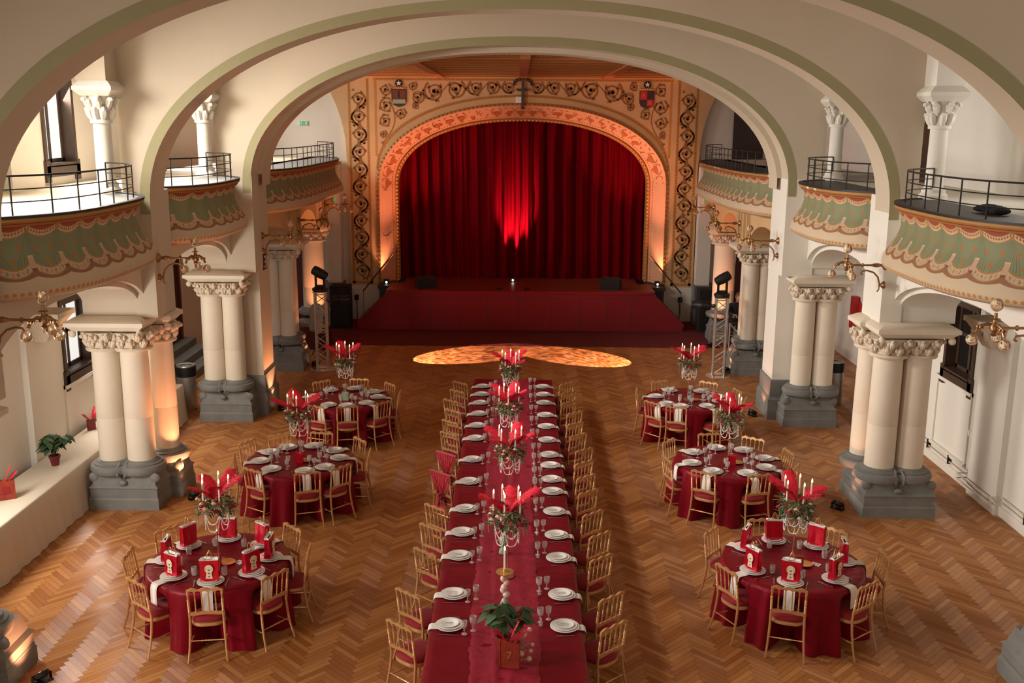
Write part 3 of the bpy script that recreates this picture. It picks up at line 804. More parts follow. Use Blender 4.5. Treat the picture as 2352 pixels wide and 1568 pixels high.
# coffered painted ceiling of the stage bay
mb = MB(); mb.mat(0).box(-6.2, 6.4, 20.7, 30.2, 7.45, 7.6)
y = 21.2
while y < 30.1:
    mb.mat(1).box(-6.2, 6.4, y, y+0.25, 7.25, 7.45); mb.mat(2).box(-6.2, 6.4, y-0.012, y, 7.40, 7.44).box(-6.2, 6.4, y+0.06, y+0.19, 7.24, 7.25)
    xx = -6.1
    while xx < 6.3: mb.box(xx, xx+0.05, y-0.014, y, 7.29, 7.34); xx += 0.1
    y += 0.95
for x in (-2.3, 0.1, 2.5):
    mb.mat(3).box(x-0.11, x+0.11, 20.8, 30.1, 7.22, 7.45)
    mb.box(x-0.5, x+0.5, 29.2, 29.32, 7.26, 7.34)
struct(mb.build('ceiling_stage_bay', ['brown_paint', 'rust', 'gold_paint', 'rust'], smooth=False))
mb = MB(); mb.mat(0).box(-5.15, 5.35, PY-0.08, PY, 7.25, 7.36)
struct(mb.build('trim_cornice', 'wall_paint', smooth=False))

# ---------------------------------------------------------------- stage
st = thing('stage', 'raised stage with dark red painted front and sloping side cheeks below the curtain', 'stage', (0, 28.6, 0))
def P(o, *a, **k):
    return o
mb = MB(); x0, x1, b0, b1 = -3.76, 3.89, -4.71, 4.83
# front panel (trapezoid) in local coords (origin y 28.6)
mb.prism([(b0, 0), (b1, 0), (b1, 0.16), (x1, 1.10), (x0, 1.10), (b0, 0.16)], 0.0, 0.08, 'XZ')
mb.mat(1)
for xx in (-3.15, -2.55, -1.75, -0.9, 0.0, 0.95, 1.8, 2.6, 3.3): mb.box(xx, xx+0.012, -0.004, 0.0, 0.06, 1.02)
for xx in (-3.9, -3.2): pass
mb.box(-3.3, 3.6, -0.005, 0.0, 0.97, 0.985)
mb.build('front_panel', ['stagefront', 'ink'], st, smooth=False)
MB().box(x0+0.25, x1-0.25, 1.5, 2.9, 1.08, 1.16).box(x0-0.1, x1+0.1, 0.05, 1.5, 1.08, 1.16).build('stage_floor', 'stagewood', st, smooth=False)
mb = MB(); mb.box(x0-0.06, x1+0.06, -0.03, 0.10, 1.10, 1.165)
for xa, xb in ((b0, x0), (b1, x1)):
    d = Vector((xb-xa, 0, 0.94)); L = d.length; d.normalize()
    mb.obox(((xa+xb)/2, 0.03, 0.16+0.47+0.03), (d, (0, 1, 0), (-d.z, 0, d.x)), L/2+0.03, 0.07, 0.03)
mb.build('edge_moulding', 'stagefront', st, smooth=False)
for xa, xb in ((b0, x0), (b1, x1)):
    mb = MB(); s_ = -1 if xa < 0 else 1
    for q in range(6):
        t0 = q/6; z1 = 0.16+0.94*(t0+1/6)-0.08; xx0 = xa+(xb-xa)*t0; mb.box(*sorted((xx0, xb+0.3*s_*-1)), 0.08, 1.35, z1-0.14, z1)
    mb.build('side_steps', 'darkwood', st, smooth=False)
MB().box(x0+0.1, x1-0.1, 0.3, 1.5, 0.0, 1.06).build('stage_body', 'ink', st, smooth=False)
struct(MB().box(-5.6, 5.8, 26.5, 30.1, 0.0, 0.012).build('floor_stage_carpet', 'carpet', smooth=False))
# ledges with foot lights either side of the stage
for s_, nm in ((-1, 'left'), (1, 'right')):
    xa, xb = (-4.25, -3.72) if s_ < 0 else (3.92, 4.45)
    tag(MB().box(xa, xb, 29.72, 30.95, 1.02, 1.13).build('stage_ledge', 'darkwood', smooth=False), 'dark ledge %s of the stage carrying a small foot light' % nm, 'ledge')
# curtain
def curtain(x0, x1, name, parent, seed):
    rnd = random.Random(seed); mb = MB(); rows = []; n = 220
    ph = [rnd.uniform(0, 6.28) for _ in range(4)]
    for z in [1.13, 1.3, 2.2, 3.3, 4.4, 5.4, 6.25]:
        row = []
        for i in range(n+1):
            u = i/n; x = x0+(x1-x0)*u
            amp = 0.11*(0.7+0.3*sin(u*7+ph[0]))
            y = 1.5*amp*sin((x+0.03*sin(z*1.3+x))*2*pi/0.40+1.2*sin(x*2.1+ph[1]))+0.035*sin(x*37+z*0.5)+0.05*sin(x*3.1+z*0.4)
            row.append((x+0.015*sin(z*2+i), 31.25+y, z))
        rows.append(row)
    mb.grid(rows); return mb.build(name, 'curtain', parent, angle=80)
ct = thing('stage_curtain', 'closed dark red velvet curtain in deep folds filling the stage arch', 'curtain', (0, 0, 0))
curtain(-4.1, 0.03, 'curtain_panel', ct, 1); curtain(0.0, 4.2, 'curtain_panel', ct, 2)
struct(MB().box(-5.6, 5.6, 31.8, 32.0, 0, 8).build('wall_backstage', 'ink', smooth=False))
# ---------------------------------------------------------------- pillars
def leaf_capital(mb, c, r, h, spread, nleaf=8, seed=0):
    """bell with two rows of curled leaves; c = centre at neck height"""
    rnd = random.Random(seed); x, y, z = c
    mb.lathe([(r*1.0, 0), (r*1.28, 0.0), (r*1.33, 0.025), (r*1.26, 0.05), (r*1.05, 0.06), (r*1.10, h*0.5), (r+spread*0.55, h*0.85), (r+spread*0.8, h)], c, 20)
    for row in range(2):
        for k in range(nleaf):
            a = 2*pi*(k+0.5*row)/nleaf+rnd.uniform(-0.1, 0.1); z0 = 0.05+row*h*0.35; top = z0+h*0.52
            pts = []; rs = []
            for q in range(6):
                t = q/5; rr = r*1.07+spread*(0.10+0.55*row)*t+0.05*sin(pi*t)*0.5+0.05*t*t; zz = z0+(top-z0)*min(1, t*1.15)-0.05*max(0, t-0.75)*4
                pts.append((x+rr*cos(a), y+rr*sin(a), z+zz)); rs.append(0.036*(0.45+sin(pi*min(1, t+0.12)))*(1.0 if t < 0.95 else 0.8))
            mb.tube(pts, rs, 6)
            e = pts[-1]; mb.blob((e[0], e[1], e[2]-0.012), 0.040, 0.040, 0.034, 7, 4)
            for sg in (-1, 1):
                a2 = a+sg*0.17; rr = r*1.1+spread*(0.3+0.3*row); mb.blob((x+rr*cos(a2), y+rr*sin(a2), z+z0+h*0.28), 0.028, 0.028, 0.045, 6, 4)
def pillar(cols, plinths, z_sh0, z_neck, z_ab, ab, label, label_loc, extra=None, seed=0):
    ox, oy = label_loc
    t = thing('clustered_pillar', label, 'pillar', (ox, oy, 0), group='stone pillars along the hall')
    pl = MB()
    for (x0, x1, y0, y1, xin) in plinths:
        x0 -= ox; x1 -= ox; y0 -= oy; y1 -= oy; g = 0.0
        pl.box(x0, x1, y0, y1, 0, 0.17); pl.frustum((x0, x1, y0, y1, 0.17), (x0+0.02, x1-0.02, y0+0.02, y1-0.02, 0.20))
        pl.box(x0+0.012, x1-0.012, y0+0.012, y1-0.012, 0.20, 0.225)
        pl.box(x0+0.02, x1-0.02, y0+0.02, y1-0.02, 0.225, 0.36)
        pl.frustum((x0+0.0, x1-0.0, y0+0.0, y1-0.0, 0.36), (x0+0.05, x1-0.05, y0+0.05, y1-0.05, 0.41))
        pl.frustum((x0+0.05, x1-0.05, y0+0.05, y1-0.05, 0.41), (x0+0.10, x1-0.10, y0+0.10, y1-0.10, 0.60))
        for sx in (x0+0.07, x1-0.07):          # rounded corner spurs
            pl.blob((sx, y0+0.085, 0.51), 0.085, 0.035, 0.085, 10, 6)
    pl.build('plinth', 'grey', t)
    for k, (cx, cy, r) in enumerate(cols):
        cx -= ox; cy -= oy
        b = MB().lathe([(r+0.02, z_sh0-0.22), (r+0.13, z_sh0-0.20), (r+0.155, z_sh0-0.14), (r+0.14, z_sh0-0.085), (r+0.09, z_sh0-0.065), (r+0.095, z_sh0-0.05), (r+0.05, z_sh0-0.03), (r+0.045, z_sh0-0.01), (r, z_sh0)], (cx, cy, 0), 28)
        b.build('base_moulding', 'grey', t)
        MB().lathe([(r, z_sh0-0.01), (r, 1.45), (r-0.002, 1.452), (r, 1.456), (r-0.008, z_neck)], (cx, cy, 0), 28).build('shaft', 'shaft', t)
        cp = MB(); leaf_capital(cp, (cx, cy, z_neck-0.02), r, z_ab-z_neck-0.02, 0.10, 9, seed+k); cp.build('capital', 'carved', t)
    for (x0, x1, y0, y1) in ab:
        x0 -= ox; x1 -= ox; y0 -= oy; y1 -= oy
        a = MB(); a.frustum((x0+0.10, x1-0.10, y0+0.10, y1-0.10, z_ab-0.02), (x0+0.02, x1-0.02, y0+0.02, y1-0.02, z_ab+0.06)); a.box(x0, x1, y0, y1, z_ab+0.06, z_ab+0.12); a.frustum((x0, x1, y0, y1, z_ab+0.12), (x0+0.12, x1-0.12, y0+0.12, y1-0.12, z_ab+0.19))
        for cx_, cy_ in ((x0+0.09, y0+0.1), (x1-0.09, y0+0.1)):   # corner volutes
            a.blob((cx_, cy_, z_ab-0.06), 0.06, 0.06, 0.06, 8, 5)
        a.build('abacus', 'shaft', t)
    # carved leaf knot between the bases
    if len(cols) > 1:
        x_, y_ = (cols[0][0]+cols[1][0])/2-ox, min(c[1]-c[2] for c in cols)-oy-0.07
        k = MB()
        for sg in (-1, 1):
            k.tube([(x_+sg*0.015, y_+0.04, z_sh0-0.28), (x_+sg*0.06, y_-0.03, z_sh0-0.2), (x_+sg*0.075, y_-0.02, z_sh0-0.1), (x_+sg*0.05, y_+0.06, z_sh0-0.03), (x_+sg*0.02, y_+0.06, z_sh0-0.06)], [0.012, 0.022, 0.024, 0.024, 0.012], 7)
        k.blob((x_, y_+0.0, z_sh0-0.33), 0.07, 0.05, 0.05); k.build('carved_knot', 'grey', t)
    return t
for s_, dy, sd in ((-1, -0.07, 'left'), (1, -0.11, 'right')):
    def X(a, b): return tuple(sorted((s_*a, s_*b)))
    # near pillar (clipped by the lower corners), main pillar, third and further ones
    for y, nm in ((9.05, 'nearest'), (14.70, 'second')):
        yy = y+dy
        xo = X(6.69, 5.60); xi = X(6.4, 5.42)
        cols = [(s_*6.37, yy+0.32, 0.215), (s_*5.93, yy+0.32, 0.215), (s_*5.74, yy+0.92, 0.20)]
        if nm == 'nearest': cols[2] = (s_*5.78, yy+0.80, 0.19)
        ab_ = [(*X(6.86, 5.66), yy+0.02, yy+0.72), (*X(6.7, 5.44), yy+0.62, yy+1.22)]
        if s_ > 0 and nm == 'second':
            xo = X(6.51, 5.38); cols = [(6.14, yy+0.32, 0.215), (5.69, yy+0.32, 0.225), (5.63, yy+0.92, 0.20)]; ab_ = [(5.40, 6.64, yy+0.02, yy+0.72), (5.32, 6.4, yy+0.62, yy+1.22)]
        pillar(cols, [(*xo, yy, yy+0.66, 0), (*xi, yy+0.60, yy+1.25, 0)], 0.77, 2.55, 2.86,
               ab_,
               {'nearest': 'stone pillar at the bottom %s corner, only its grey base in view' % sd, 'second': 'large clustered cream pillar on grey base at the %s, nearest one shown whole' % sd}[nm], (s_*6.1, yy+0.6), seed=int(y))
    yy = 19.42+dy
    pillar([(s_*6.16, yy+0.30, 0.215), (s_*5.74, yy+0.30, 0.205)], [(*X(6.44, 5.36), yy, yy+0.62, 0)], 0.84, 2.58, 2.87,
           [(*X(6.62, 5.40), yy+0.02, yy+0.66)], 'twin cream columns on grey base at the %s, beside the rectangular pier' % sd, (s_*5.95, yy+0.3), seed=33)
    yy = 23.60+dy
    pillar([(s_*5.94, yy+0.27, 0.17), (s_*5.60, yy+0.27, 0.19), (s_*5.62, yy+0.72, 0.17)], [(*X(6.12, 5.22), yy, yy+0.60, 0), (*X(6.0, 5.25), yy+0.55, yy+1.0, 0)], 0.86, 2.72, 2.98,
           [(*X(6.22, 5.18), yy+0.0, yy+1.0)], 'clustered cream columns on dark grey base at the %s, behind the lighting truss' % sd, (s_*5.7, yy+0.4), seed=51)
    yy = 27.1
    pillar([(s_*5.72, yy+0.4, 0.30)], [(*X(6.1, 5.35), yy, yy+0.8, 0)], 0.90, 2.75, 3.02,
           [(*X(6.2, 5.2), yy+0.0, yy+0.85)], 'thick single column glowing orange at the %s, closest to the stage' % sd, (s_*5.7, yy+0.4), seed=71)
    # grey base of the rectangular pier
    mb = MB(); y0, y1 = 19.84, 20.84
    mb.box(*X(5.17, 5.66), y0, y1, 0, 0.42); mb.frustum((*X(5.17, 5.66), y0, y1, 0.42), (*X(5.20, 5.64), y0+0.03, y1-0.03, 0.47)); mb.box(*X(5.21, 5.63), y0+0.04, y1-0.05, 0.47, 0.84)
    mb.box(*X(5.18, 5.65), y0+0.02, y1-0.02, 0.30, 0.33)
    struct(mb.build('baseboard_pier_'+sd, 'grey', smooth=False))
    # gallery columns
    for y, nm, xo in ((14.67, 'middle', 6.03), (19.38, 'far', 6.03)):
        t = thing('gallery_column', 'slender white column with leafy capital on the %s gallery, %s one' % (sd, {'front': 'frontmost', 'middle': 'beside the middle arch', 'far': 'beside the far arch'}[nm]), 'column', (s_*xo, y, 4.93), group='slender gallery columns')
        MB().lathe([(0.20, 0), (0.20, 0.06), (0.165, 0.10), (0.17, 0.14), (0.13, 0.18)], (0, 0, 0), 20).build('base', 'white', t)
        MB().lathe([(0.128, 0.17), (0.122, 1.02)], (0, 0, 0), 20).build('shaft', 'white', t)
        cp = MB(); leaf_capital(cp, (0, 0, 1.0), 0.12, 0.40, 0.09, 7, 5); cp.build('capital', 'white', t)
        a = MB(); a.frustum((-0.20, 0.20, -0.2, 0.2, 1.38), (-0.28, 0.28, -0.28, 0.28, 1.46)); a.box(-0.28, 0.28, -0.28, 0.28, 1.46, 1.51); a.frustum((-0.28, 0.28, -0.28, 0.28, 1.51), (-0.2, 0.2, -0.2, 0.2, 1.59)); a.build('abacus', 'white', t)
    # carved corbels on the outer wall
    for y, nm in ((10.35, 'nearer'), (15.2, 'farther')):
        mb = MB(); mb.box(*X(7.05, 7.5), y-0.28, y+0.32, 2.98, 3.06); mb.frustum((*X(7.22, 7.5), y-0.2, y+0.24, 2.80), (*X(7.07, 7.5), y-0.26, y+0.3, 2.98)); mb.frustum((*X(7.32, 7.5), y-0.15, y+0.18, 2.6), (*X(7.2, 7.5), y-0.2, y+0.24, 2.8))
        for q in range(7): mb.blob((s_*(7.18+0.03*(q % 3)), y-0.22+q*0.07, 2.84-0.05*(q % 2)), 0.05, 0.05, 0.06, 6, 4)
        tag(mb.build('wall_corbel', 'carved'), 'carved stone corbel on the %s aisle wall, the %s one' % (sd, nm), 'corbel')

# ---------------------------------------------------------------- balconies
PROF = [(0.00, 0.03), (0.05, 0.035), (0.07, 0.01), (0.115, -0.01), (0.13, -0.045), (0.22, -0.07), (0.34, -0.075), (0.45, -0.055), (0.56, -0.01), (0.66, 0.045), (0.76, 0.095), (0.86, 0.13), (0.94, 0.145), (1.00, 0.125), (1.05, 0.05), (1.07, -0.10)]
def balcony(s_, yc, L, x_wall, bulge, label, worn, p=0.6, npost=9, stub=0.0, e=3.0):
    sd = 'left' if s_ < 0 else 'right'
    t = thing('balcony', label, 'balcony', (s_*x_wall, yc, 4.93), group='curved gallery balconies')
    N = 90; plan = []
    for i in range(N+1):
        a = pi*i/N; tt = -cos(a); x = bulge*(1-abs(tt)**e)**p; plan.append(Vector((-s_*x, tt*L, 0)))
    # resample by arc length
    d = [0.0]
    for i in range(1, N+1): d.append(d[-1]+(plan[i]-plan[i-1]).length)
    nor = []
    for i in range(N+1):
        tg = plan[min(i+1, N)]-plan[max(i-1, 0)]; tg.normalize(); n_ = Vector((tg.y, -tg.x, 0))*(-s_)
        nor.append(n_)
    mb = MB(); rows = []
    for h, off in PROF:
        rows.append([plan[i]+nor[i]*(off*min(1.0, abs(plan[i].x)/0.4))+Vector((0, 0, -h*0.86)) for i in range(N+1)])
    rows.append([Vector((0, max(-L, min(L, plan[i].y)), -0.99)) for i in range(N+1)])
    o = 0; mb.grid(rows)
    hh = [p_[0] for p_ in PROF]+[1.15]
    s0 = d[-1]/2
    for r_ in range(len(rows)):
        for i in range(N+1): mb.uv[r_*(N+1)+i] = (d[i]-s0+50*0.46, hh[r_])
    mb.build('parapet', 'drape_worn' if worn else 'drape', t, angle=50)
    # floor slab and black kerb
    mb = MB(); top = [plan[i]+nor[i]*0.0 for i in range(N+1)]
    vs = [(q.x, q.y, 0.004) for q in top]+[(q.x, q.y, -0.08) for q in top]; n = N+1
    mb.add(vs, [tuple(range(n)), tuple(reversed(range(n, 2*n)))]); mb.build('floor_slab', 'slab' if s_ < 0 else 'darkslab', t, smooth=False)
    mb = MB(); kr = []
    for off, z in ((0.045, -0.01), (0.045, 0.022), (-0.03, 0.022), (-0.03, -0.0)): kr.append([plan[i]+nor[i]*off+Vector((0, 0, z)) for i in range(N+1)])
    mb.grid(kr); mb.build('kerb', 'iron', t, angle=30)
    # railing
    rl = [plan[i]-nor[i]*0.10 for i in range(3, N-2)]
    for k, z in enumerate((0.16, 0.30, 0.445)):
        rails = MB().tube([q+Vector((0, 0, z)) for q in rl], 0.0125 if k == 2 else 0.008, 6).build('rail', 'iron', t)
    dd = [0.0]
    for i in range(1, len(rl)): dd.append(dd[-1]+(rl[i]-rl[i-1]).length)
    for k in range(npost):
        want = dd[-1]*(k+0.02)/(npost-1+0.04); i = min(range(len(dd)), key=lambda j: abs(dd[j]-want)); q = rl[i]
        MB().tube([q+Vector((0, 0, 0)), q+Vector((0, 0, 0.445))], 0.0095, 6).build('rail_post', 'iron', rails)
    return t
for s_, sd, dy in ((-1, 'left', -0.02), (1, 'right', 0.02)):
    balcony(s_, 12.62+dy, 2.02, 6.02, 0.93, 'painted drapery balcony with black railing at the %s, nearest the viewer' % sd, s_ > 0 and False, npost=10)
    balcony(s_, 17.55+dy, 1.80, 6.02, 0.93, 'painted drapery balcony with black railing at the %s, seen through the middle arch' % sd, s_ > 0, npost=10)
    balcony(s_, 25.3, 4.35, 5.95, 1.0, 'long painted drapery balcony at the %s beside the stage' % sd, s_ > 0, npost=20, e=4.0)
for x, y, z, sy, lab in ((5.75, 12.2, 4.955, 0.22, 'black folded cloth lying on the floor of the nearest right balcony'),):
    mb = MB()
    for q in range(7): mb.blob((0.02*(q % 2), -0.2+q*0.07, 0.03+0.01*(q % 3)), 0.14, 0.08, 0.045, 8, 5)
    o = mb.build('folded_cloth', 'blackcloth'); o.location = (x, y, z); tag(o, lab, 'cloth')

# ---------------------------------------------------------------- wall sconces
def sconce():
    """arm points to +X from the wall plate at the origin"""
    t = thing('wall_sconce', 'x', 'wall lamp', group='brass wall sconces with globe bulbs')
    Rx = Matrix.Rotation(pi/2, 3, 'Y')
    for z, r in ((0.0, 0.075), (-0.30, 0.06)):
        MB().lathe([(r, 0), (r, 0.012), (r*0.8, 0.03), (r*0.45, 0.045), (r*0.3, 0.06)], (0, 0, z), 16, Rx).build('wall_plate', 'brass', t)
    MB().turned((0.05, 0, 0), (0.55, 0, 0), [(0, 0.014), (0.1, 0.03), (0.16, 0.036), (0.26, 0.026), (0.3, 0.016), (0.55, 0.015), (0.57, 0.03), (0.60, 0.03), (0.62, 0.015), (1, 0.015)], 10).build('arm', 'brass', t)
    mb = MB(); pts = [(0.05, 0, -0.30), (0.10, 0, -0.33), (0.13, 0, -0.37), (0.10, 0, -0.40), (0.075, 0, -0.37), (0.07, 0, -0.28), (0.10, 0, -0.18), (0.17, 0, -0.11), (0.27, 0, -0.08), (0.34, 0, -0.09), (0.36, 0, -0.13), (0.33, 0, -0.14)]
    mb.tube(pts[3:], 0.013, 8); mb.tube([(0.03, 0, -0.30), (0.08, 0, -0.31)], 0.012, 8); mb.build('scroll_bracket', 'brass', t)
    hub = MB().lathe([(0.02, -0.09), (0.035, -0.07), (0.02, -0.05), (0.05, -0.02), (0.05, 0.02), (0.025, 0.05), (0.02, 0.09), (0.05, 0.095), (0.052, 0.10), (0.02, 0.105), (0.017, 0.16)], (0.58, 0, 0), 12)
    hub.tube([(0.58+0.016*cos(a), 0, -0.12+0.016*sin(a)) for a in [k*pi/4 for k in range(8)]], 0.004, 5, True); hub.build('hub', 'brass', t)
    for k in range(3):
        a = (-0.4, 1.7, -2.2)[k]; dx, dy = cos(a), sin(a)
        mb = MB().tube([(0.58, 0, 0.02), (0.58+dx*0.07, dy*0.07, 0.04), (0.58+dx*0.14, dy*0.14, 0.01), (0.58+dx*0.18, dy*0.18, -0.06)], [0.016, 0.02, 0.016, 0.018], 8)
        for q in range(5): mb.blob((0.58+dx*0.14+0.028*cos(q*1.26), dy*0.14+0.028*sin(q*1.26), 0.0), 0.014, 0.014, 0.02, 6, 4)
        br = mb.build('branch', 'brass', t)
        b = MB(); b.blob((0.58+dx*0.205, dy*0.205, -0.145), 0.062, 0.062, 0.062, 18, 12); b.build('bulb', 'bulb', br)
    b = MB(); b.blob((0.58, 0, 0.245), 0.068, 0.068, 0.070, 18, 12); b.build('bulb', 'bulb', t)
    return t
sp = sconce()
for s_, sd, dy in ((-1, 'left', 0.0), (1, 'right', -0.2)):
    rz = 0 if s_ < 0 else pi
    for x, y, z, nm in ((5.56, 10.35, 3.90, 'nearest the viewer, cut by the picture edge' if 1 else ''), (5.50, 15.05+dy, 3.93, 'on the middle arch pier'), (5.22, 20.2+dy, 3.69, 'on the far rectangular pier'), (5.36, 24.2, 3.62, 'first one beyond the far pier'), (5.36, 27.5, 3.72, 'closest to the stage')):
        if y < 11: x = 5.62
        place(sp, (s_*x, y, z), rz, 'brass sconce with round bulbs at the %s, %s' % (sd, nm.replace(', cut by the picture edge', '')), 'brass wall sconces with globe bulbs')

# ---------------------------------------------------------------- aisle details
t = thing('long_buffet_table', 'long low table under a cream floor length cloth along the left wall', 'table', (-7.13, 15.15, 0))
mb = MB(); rows = []; rnd = random.Random(4)
for z, off in ((0.75, -0.35), (0.752, -0.02), (0.735, 0.0), (0.5, 0.02), (0.2, 0.045), (0.01, 0.07)):
    row = []
    NN = 260
    for i in range(NN+1):
        u = i/NN*11.6
        f_ = 0.006*(0.75-z)/0.75*(sin(u*2*pi/0.33+1.5*sin(u*1.7))+0.8*sin(u*2*pi/0.83+1))*2 if z < 0.73 else 0
        if u < 1.0: x, y = -0.35+u*0.70, -4.4-off-f_    # near short end
        elif u > 10.6: x, y = 0.35-(u-10.6)*0.70, 4.35+off+f_
        else: x, y = 0.35+off+f_, -4.4+(u-1.0)/9.6*8.75
        if z > 0.74 and off < -0.1: x = min(x, 0.0) if 1.0 <= u <= 10.6 else x*0.3
        row.append((x, y, z))
    rows.append(row)
mb.grid(rows); mb.build('table_cloth', 'creamcloth', t, angle=60)
MB().box(-0.35, 0.33, -4.4, 4.35, 0.715, 0.748).build('table_top', 'creamcloth', t, smooth=False)
def leafmesh(mb, base, tip, w_, droop=0.0):
    b = Vector(base); e = Vector(tip); d = e-b; side = d.cross(Vector((0, 0, 1))); 
    if side.length < 1e-5: side = Vector((1, 0, 0))
    side.normalize(); rows = []
    up = side.cross(d).normalized()
    for t, k in ((0, 0.06), (0.2, 0.7), (0.45, 1.0), (0.75, 0.65), (1, 0.03)):
        c = b+d*t+Vector((0, 0, -droop*t*t)); rows.append([c+side*w_*k+up*0.12*w_*k, c, c-side*w_*k+up*0.12*w_*k])
    mb.grid(rows)
def poinsettia(label, loc, red, potmat, h=0.42, seed=1):
    rnd = random.Random(seed); t = thing('potted_plant', label, 'plant', loc)
    MB().lathe([(0.055, 0), (0.08, 0.13), (0.09, 0.135), (0.09, 0.16), (0.07, 0.16), (0.065, 0.10)], seg=20).build('pot', potmat, t)
    stems = MB(); lf = MB(); rd = MB()
    for k in range(9):
        a = k*2.4; r = 0.06+0.14*(k % 3)/2; z = 0.16+h*(0.55+0.45*rnd.random()); tip = Vector((r*cos(a), r*sin(a), z))
        stems.tube([(0, 0, 0.12), (tip.x*0.4, tip.y*0.4, z*0.55), tip], 0.005, 5)
        for q in range(7):
            b_ = q*0.9+rnd.uniform(-.3, .3); l = rnd.uniform(0.11, 0.18); leafmesh(lf, tip-Vector((0, 0, 0.02+0.05*(q % 3))), tip+Vector((l*cos(b_), l*sin(b_), -0.04-rnd.random()*0.12)), 0.048, 0.05)
        if red:
            for q in range(4):
                b_ = q*1.6+0.4; leafmesh(rd, tip-Vector((0, 0, 0.07)), tip+Vector((0.05*cos(b_), 0.05*sin(b_), -0.03)), 0.018, 0.03)
    stems.build('stem', 'leaf', t); lf.build('leaves', 'leaf', t, angle=70)
    if red: rd.build('red_bracts', 'signred', t, angle=70)
    return t
poinsettia('dark green leafy plant in a red pot on the cream buffet table', (-7.15, 14.6, 0.752), False, 'pot', 0.36, 3)
def feather(mb, base, direction, L, curl, width=0.07, seed=0, n=46):
    rnd = random.Random(seed); d = Vector(direction).normalized(); b = Vector(base); side = d.cross(Vector((0, 0, 1))).normalized(); up = side.cross(d)
    pts = []; 
    for i in range(n+1):
        t = i/n; pts.append(b+d*L*t*(1-0.12*curl*t)+up*(-curl*L*0.45*t*t)+side*0.02*sin(t*3+seed))
    mb.tube([pts[i] for i in range(0, n+1, 6)], [0.004-0.003*k/8 for k in range(len(range(0, n+1, 6)))], 5)
    for i in range(4, n+1):
        t = i/n; wd = width*min(1.0, 0.45+1.6*t)*sqrt(max(0.05, 1-(max(0, t-0.75)/0.25)**2*0.7)); fw = (pts[min(i+1, n)]-pts[i-1]).normalized()
        for sg in (-1, 1):
            for rep in range(2):
                k = rnd.uniform(0.75, 1.1); o1 = pts[i]; dr = side*sg*0.86+fw*0.5+Vector((rnd.uniform(-.12, .12), rnd.uniform(-.12, .12), rnd.uniform(-.25, .1)))
                mid = o1+dr*wd*0.55*k; end = o1+dr*wd*k+fw*0.01+Vector((0, 0, -wd*0.28)); g = fw*0.0062
                mb.add([o1-g, o1+g, mid+g, mid-g, end], [(0, 1, 2, 3), (3, 2, 4)])
def small_box(label, loc, rz, sx, sy, sz, mat, feath, text=None, tmat='golden', name='number_box', cat='box'):
    t = thing(name, label, cat, loc, rz)
    mb = MB().box(-sx/2, sx/2, -sy/2, sy/2, 0, sz); mb.box(-sx/2-0.003, -sx/2+0.012, -sy/2-0.004, sy/2+0.004, 0, sz+0.004); mb.build('box_body', mat, t, smooth=False)
    if feath:
        mb = MB()
        for k, (dx, l) in enumerate(((-0.5, 0.2), (0.1, 0.24), (0.6, 0.18))): feather(mb, (dx*0.05, 0, sz-0.02), (dx, 0.15*(k-1), 1.0), l, 0.5, 0.05, k, 26)
        mb.build('feather', 'feather', t, angle=80)
    if text:
        c = bpy.data.curves.new('digit', 'FONT'); c.body = text; c.size = sz*0.42; c.extrude = 0.001; c.align_x = 'CENTER'; c.align_y = 'CENTER'
        o = bpy.data.objects.new('digit_tmp', c); C.objects.link(o)
        dg = bpy.context.evaluated_depsgraph_get(); me = bpy.data.meshes.new_from_object(o.evaluated_get(dg)); bpy.data.objects.remove(o)
        me.materials.clear(); me.materials.append(MT[tmat]); o = bpy.data.objects.new('painted_number', me); C.objects.link(o); o.parent = t
        o.location = (0, -sy/2-0.003, sz*0.5); o.rotation_euler = (pi/2, 0, 0)
    return t
small_box('small dark box with a red feather on the cream buffet table by the wall recess', (-7.34, 16.4, 0.752), 0.9, 0.13, 0.05, 0.19, 'pot', True)
t = small_box('red and gold gift box with a red feather at the left end of buffet table', (-7.2, 13.2, 0.752), 0.5, 0.24, 0.14, 0.26, 'book', True, name='gift_box')
MB().box(-0.05, 0.05, -0.076, -0.07, 0.09, 0.19).build('printed_panel', 'rose', t, smooth=False)
def bin_(label, loc, rot=0):
    t = thing('waste_bin', label, 'bin', loc)
    MB().lathe([(0.19, 0), (0.20, 0.02), (0.20, 0.74)], seg=28).build('bin_body', 'binsteel', t)
    MB().lathe([(0.205, 0.73), (0.208, 0.75), (0.208, 0.93), (0.19, 0.95), (0.12, 0.95), (0.11, 0.90)], seg=28).build('bin_hood', 'black', t)
    MB().lathe([(0.20, 0.935), (0.195, 0.965), (0.13, 0.955), (0.12, 0.94)], seg=28).build('steel_rim', 'binsteel', t)
bin_('round steel waste bin with black hood behind the cream buffet table', (-6.97, 20.25, 0))
bin_('round steel waste bin with black hood in the right aisle', (6.9, 21.1, 0))
t = thing('fire_hose_reel', 'round red fire hose reel hanging on the right aisle wall', 'fire hose', (8.56, 24.8, 1.35), pi/2)
R = Matrix.Rotation(pi/2, 3, 'X')
MB().lathe([(0.06, 0), (0.31, 0.0), (0.33, 0.03), (0.30, 0.06), (0.27, 0.06), (0.26, 0.03), (0.1, 0.03), (0.06, 0.08)], seg=30, M3=R).build('reel_disc', 'hose', t)
mb = MB()
for q in range(4): mb.tube([((0.20+0.018*q)*cos(a), -0.05-0.004*q, (0.20+0.018*q)*sin(a)) for a in [k*pi/12 for k in range(24)]], 0.012, 6, True)
mb.build('hose', 'black', t); MB().box(-0.1, 0.1, 0.0, 0.14, -0.4, 0.4).build('wall_mount', 'hose', t, smooth=False)
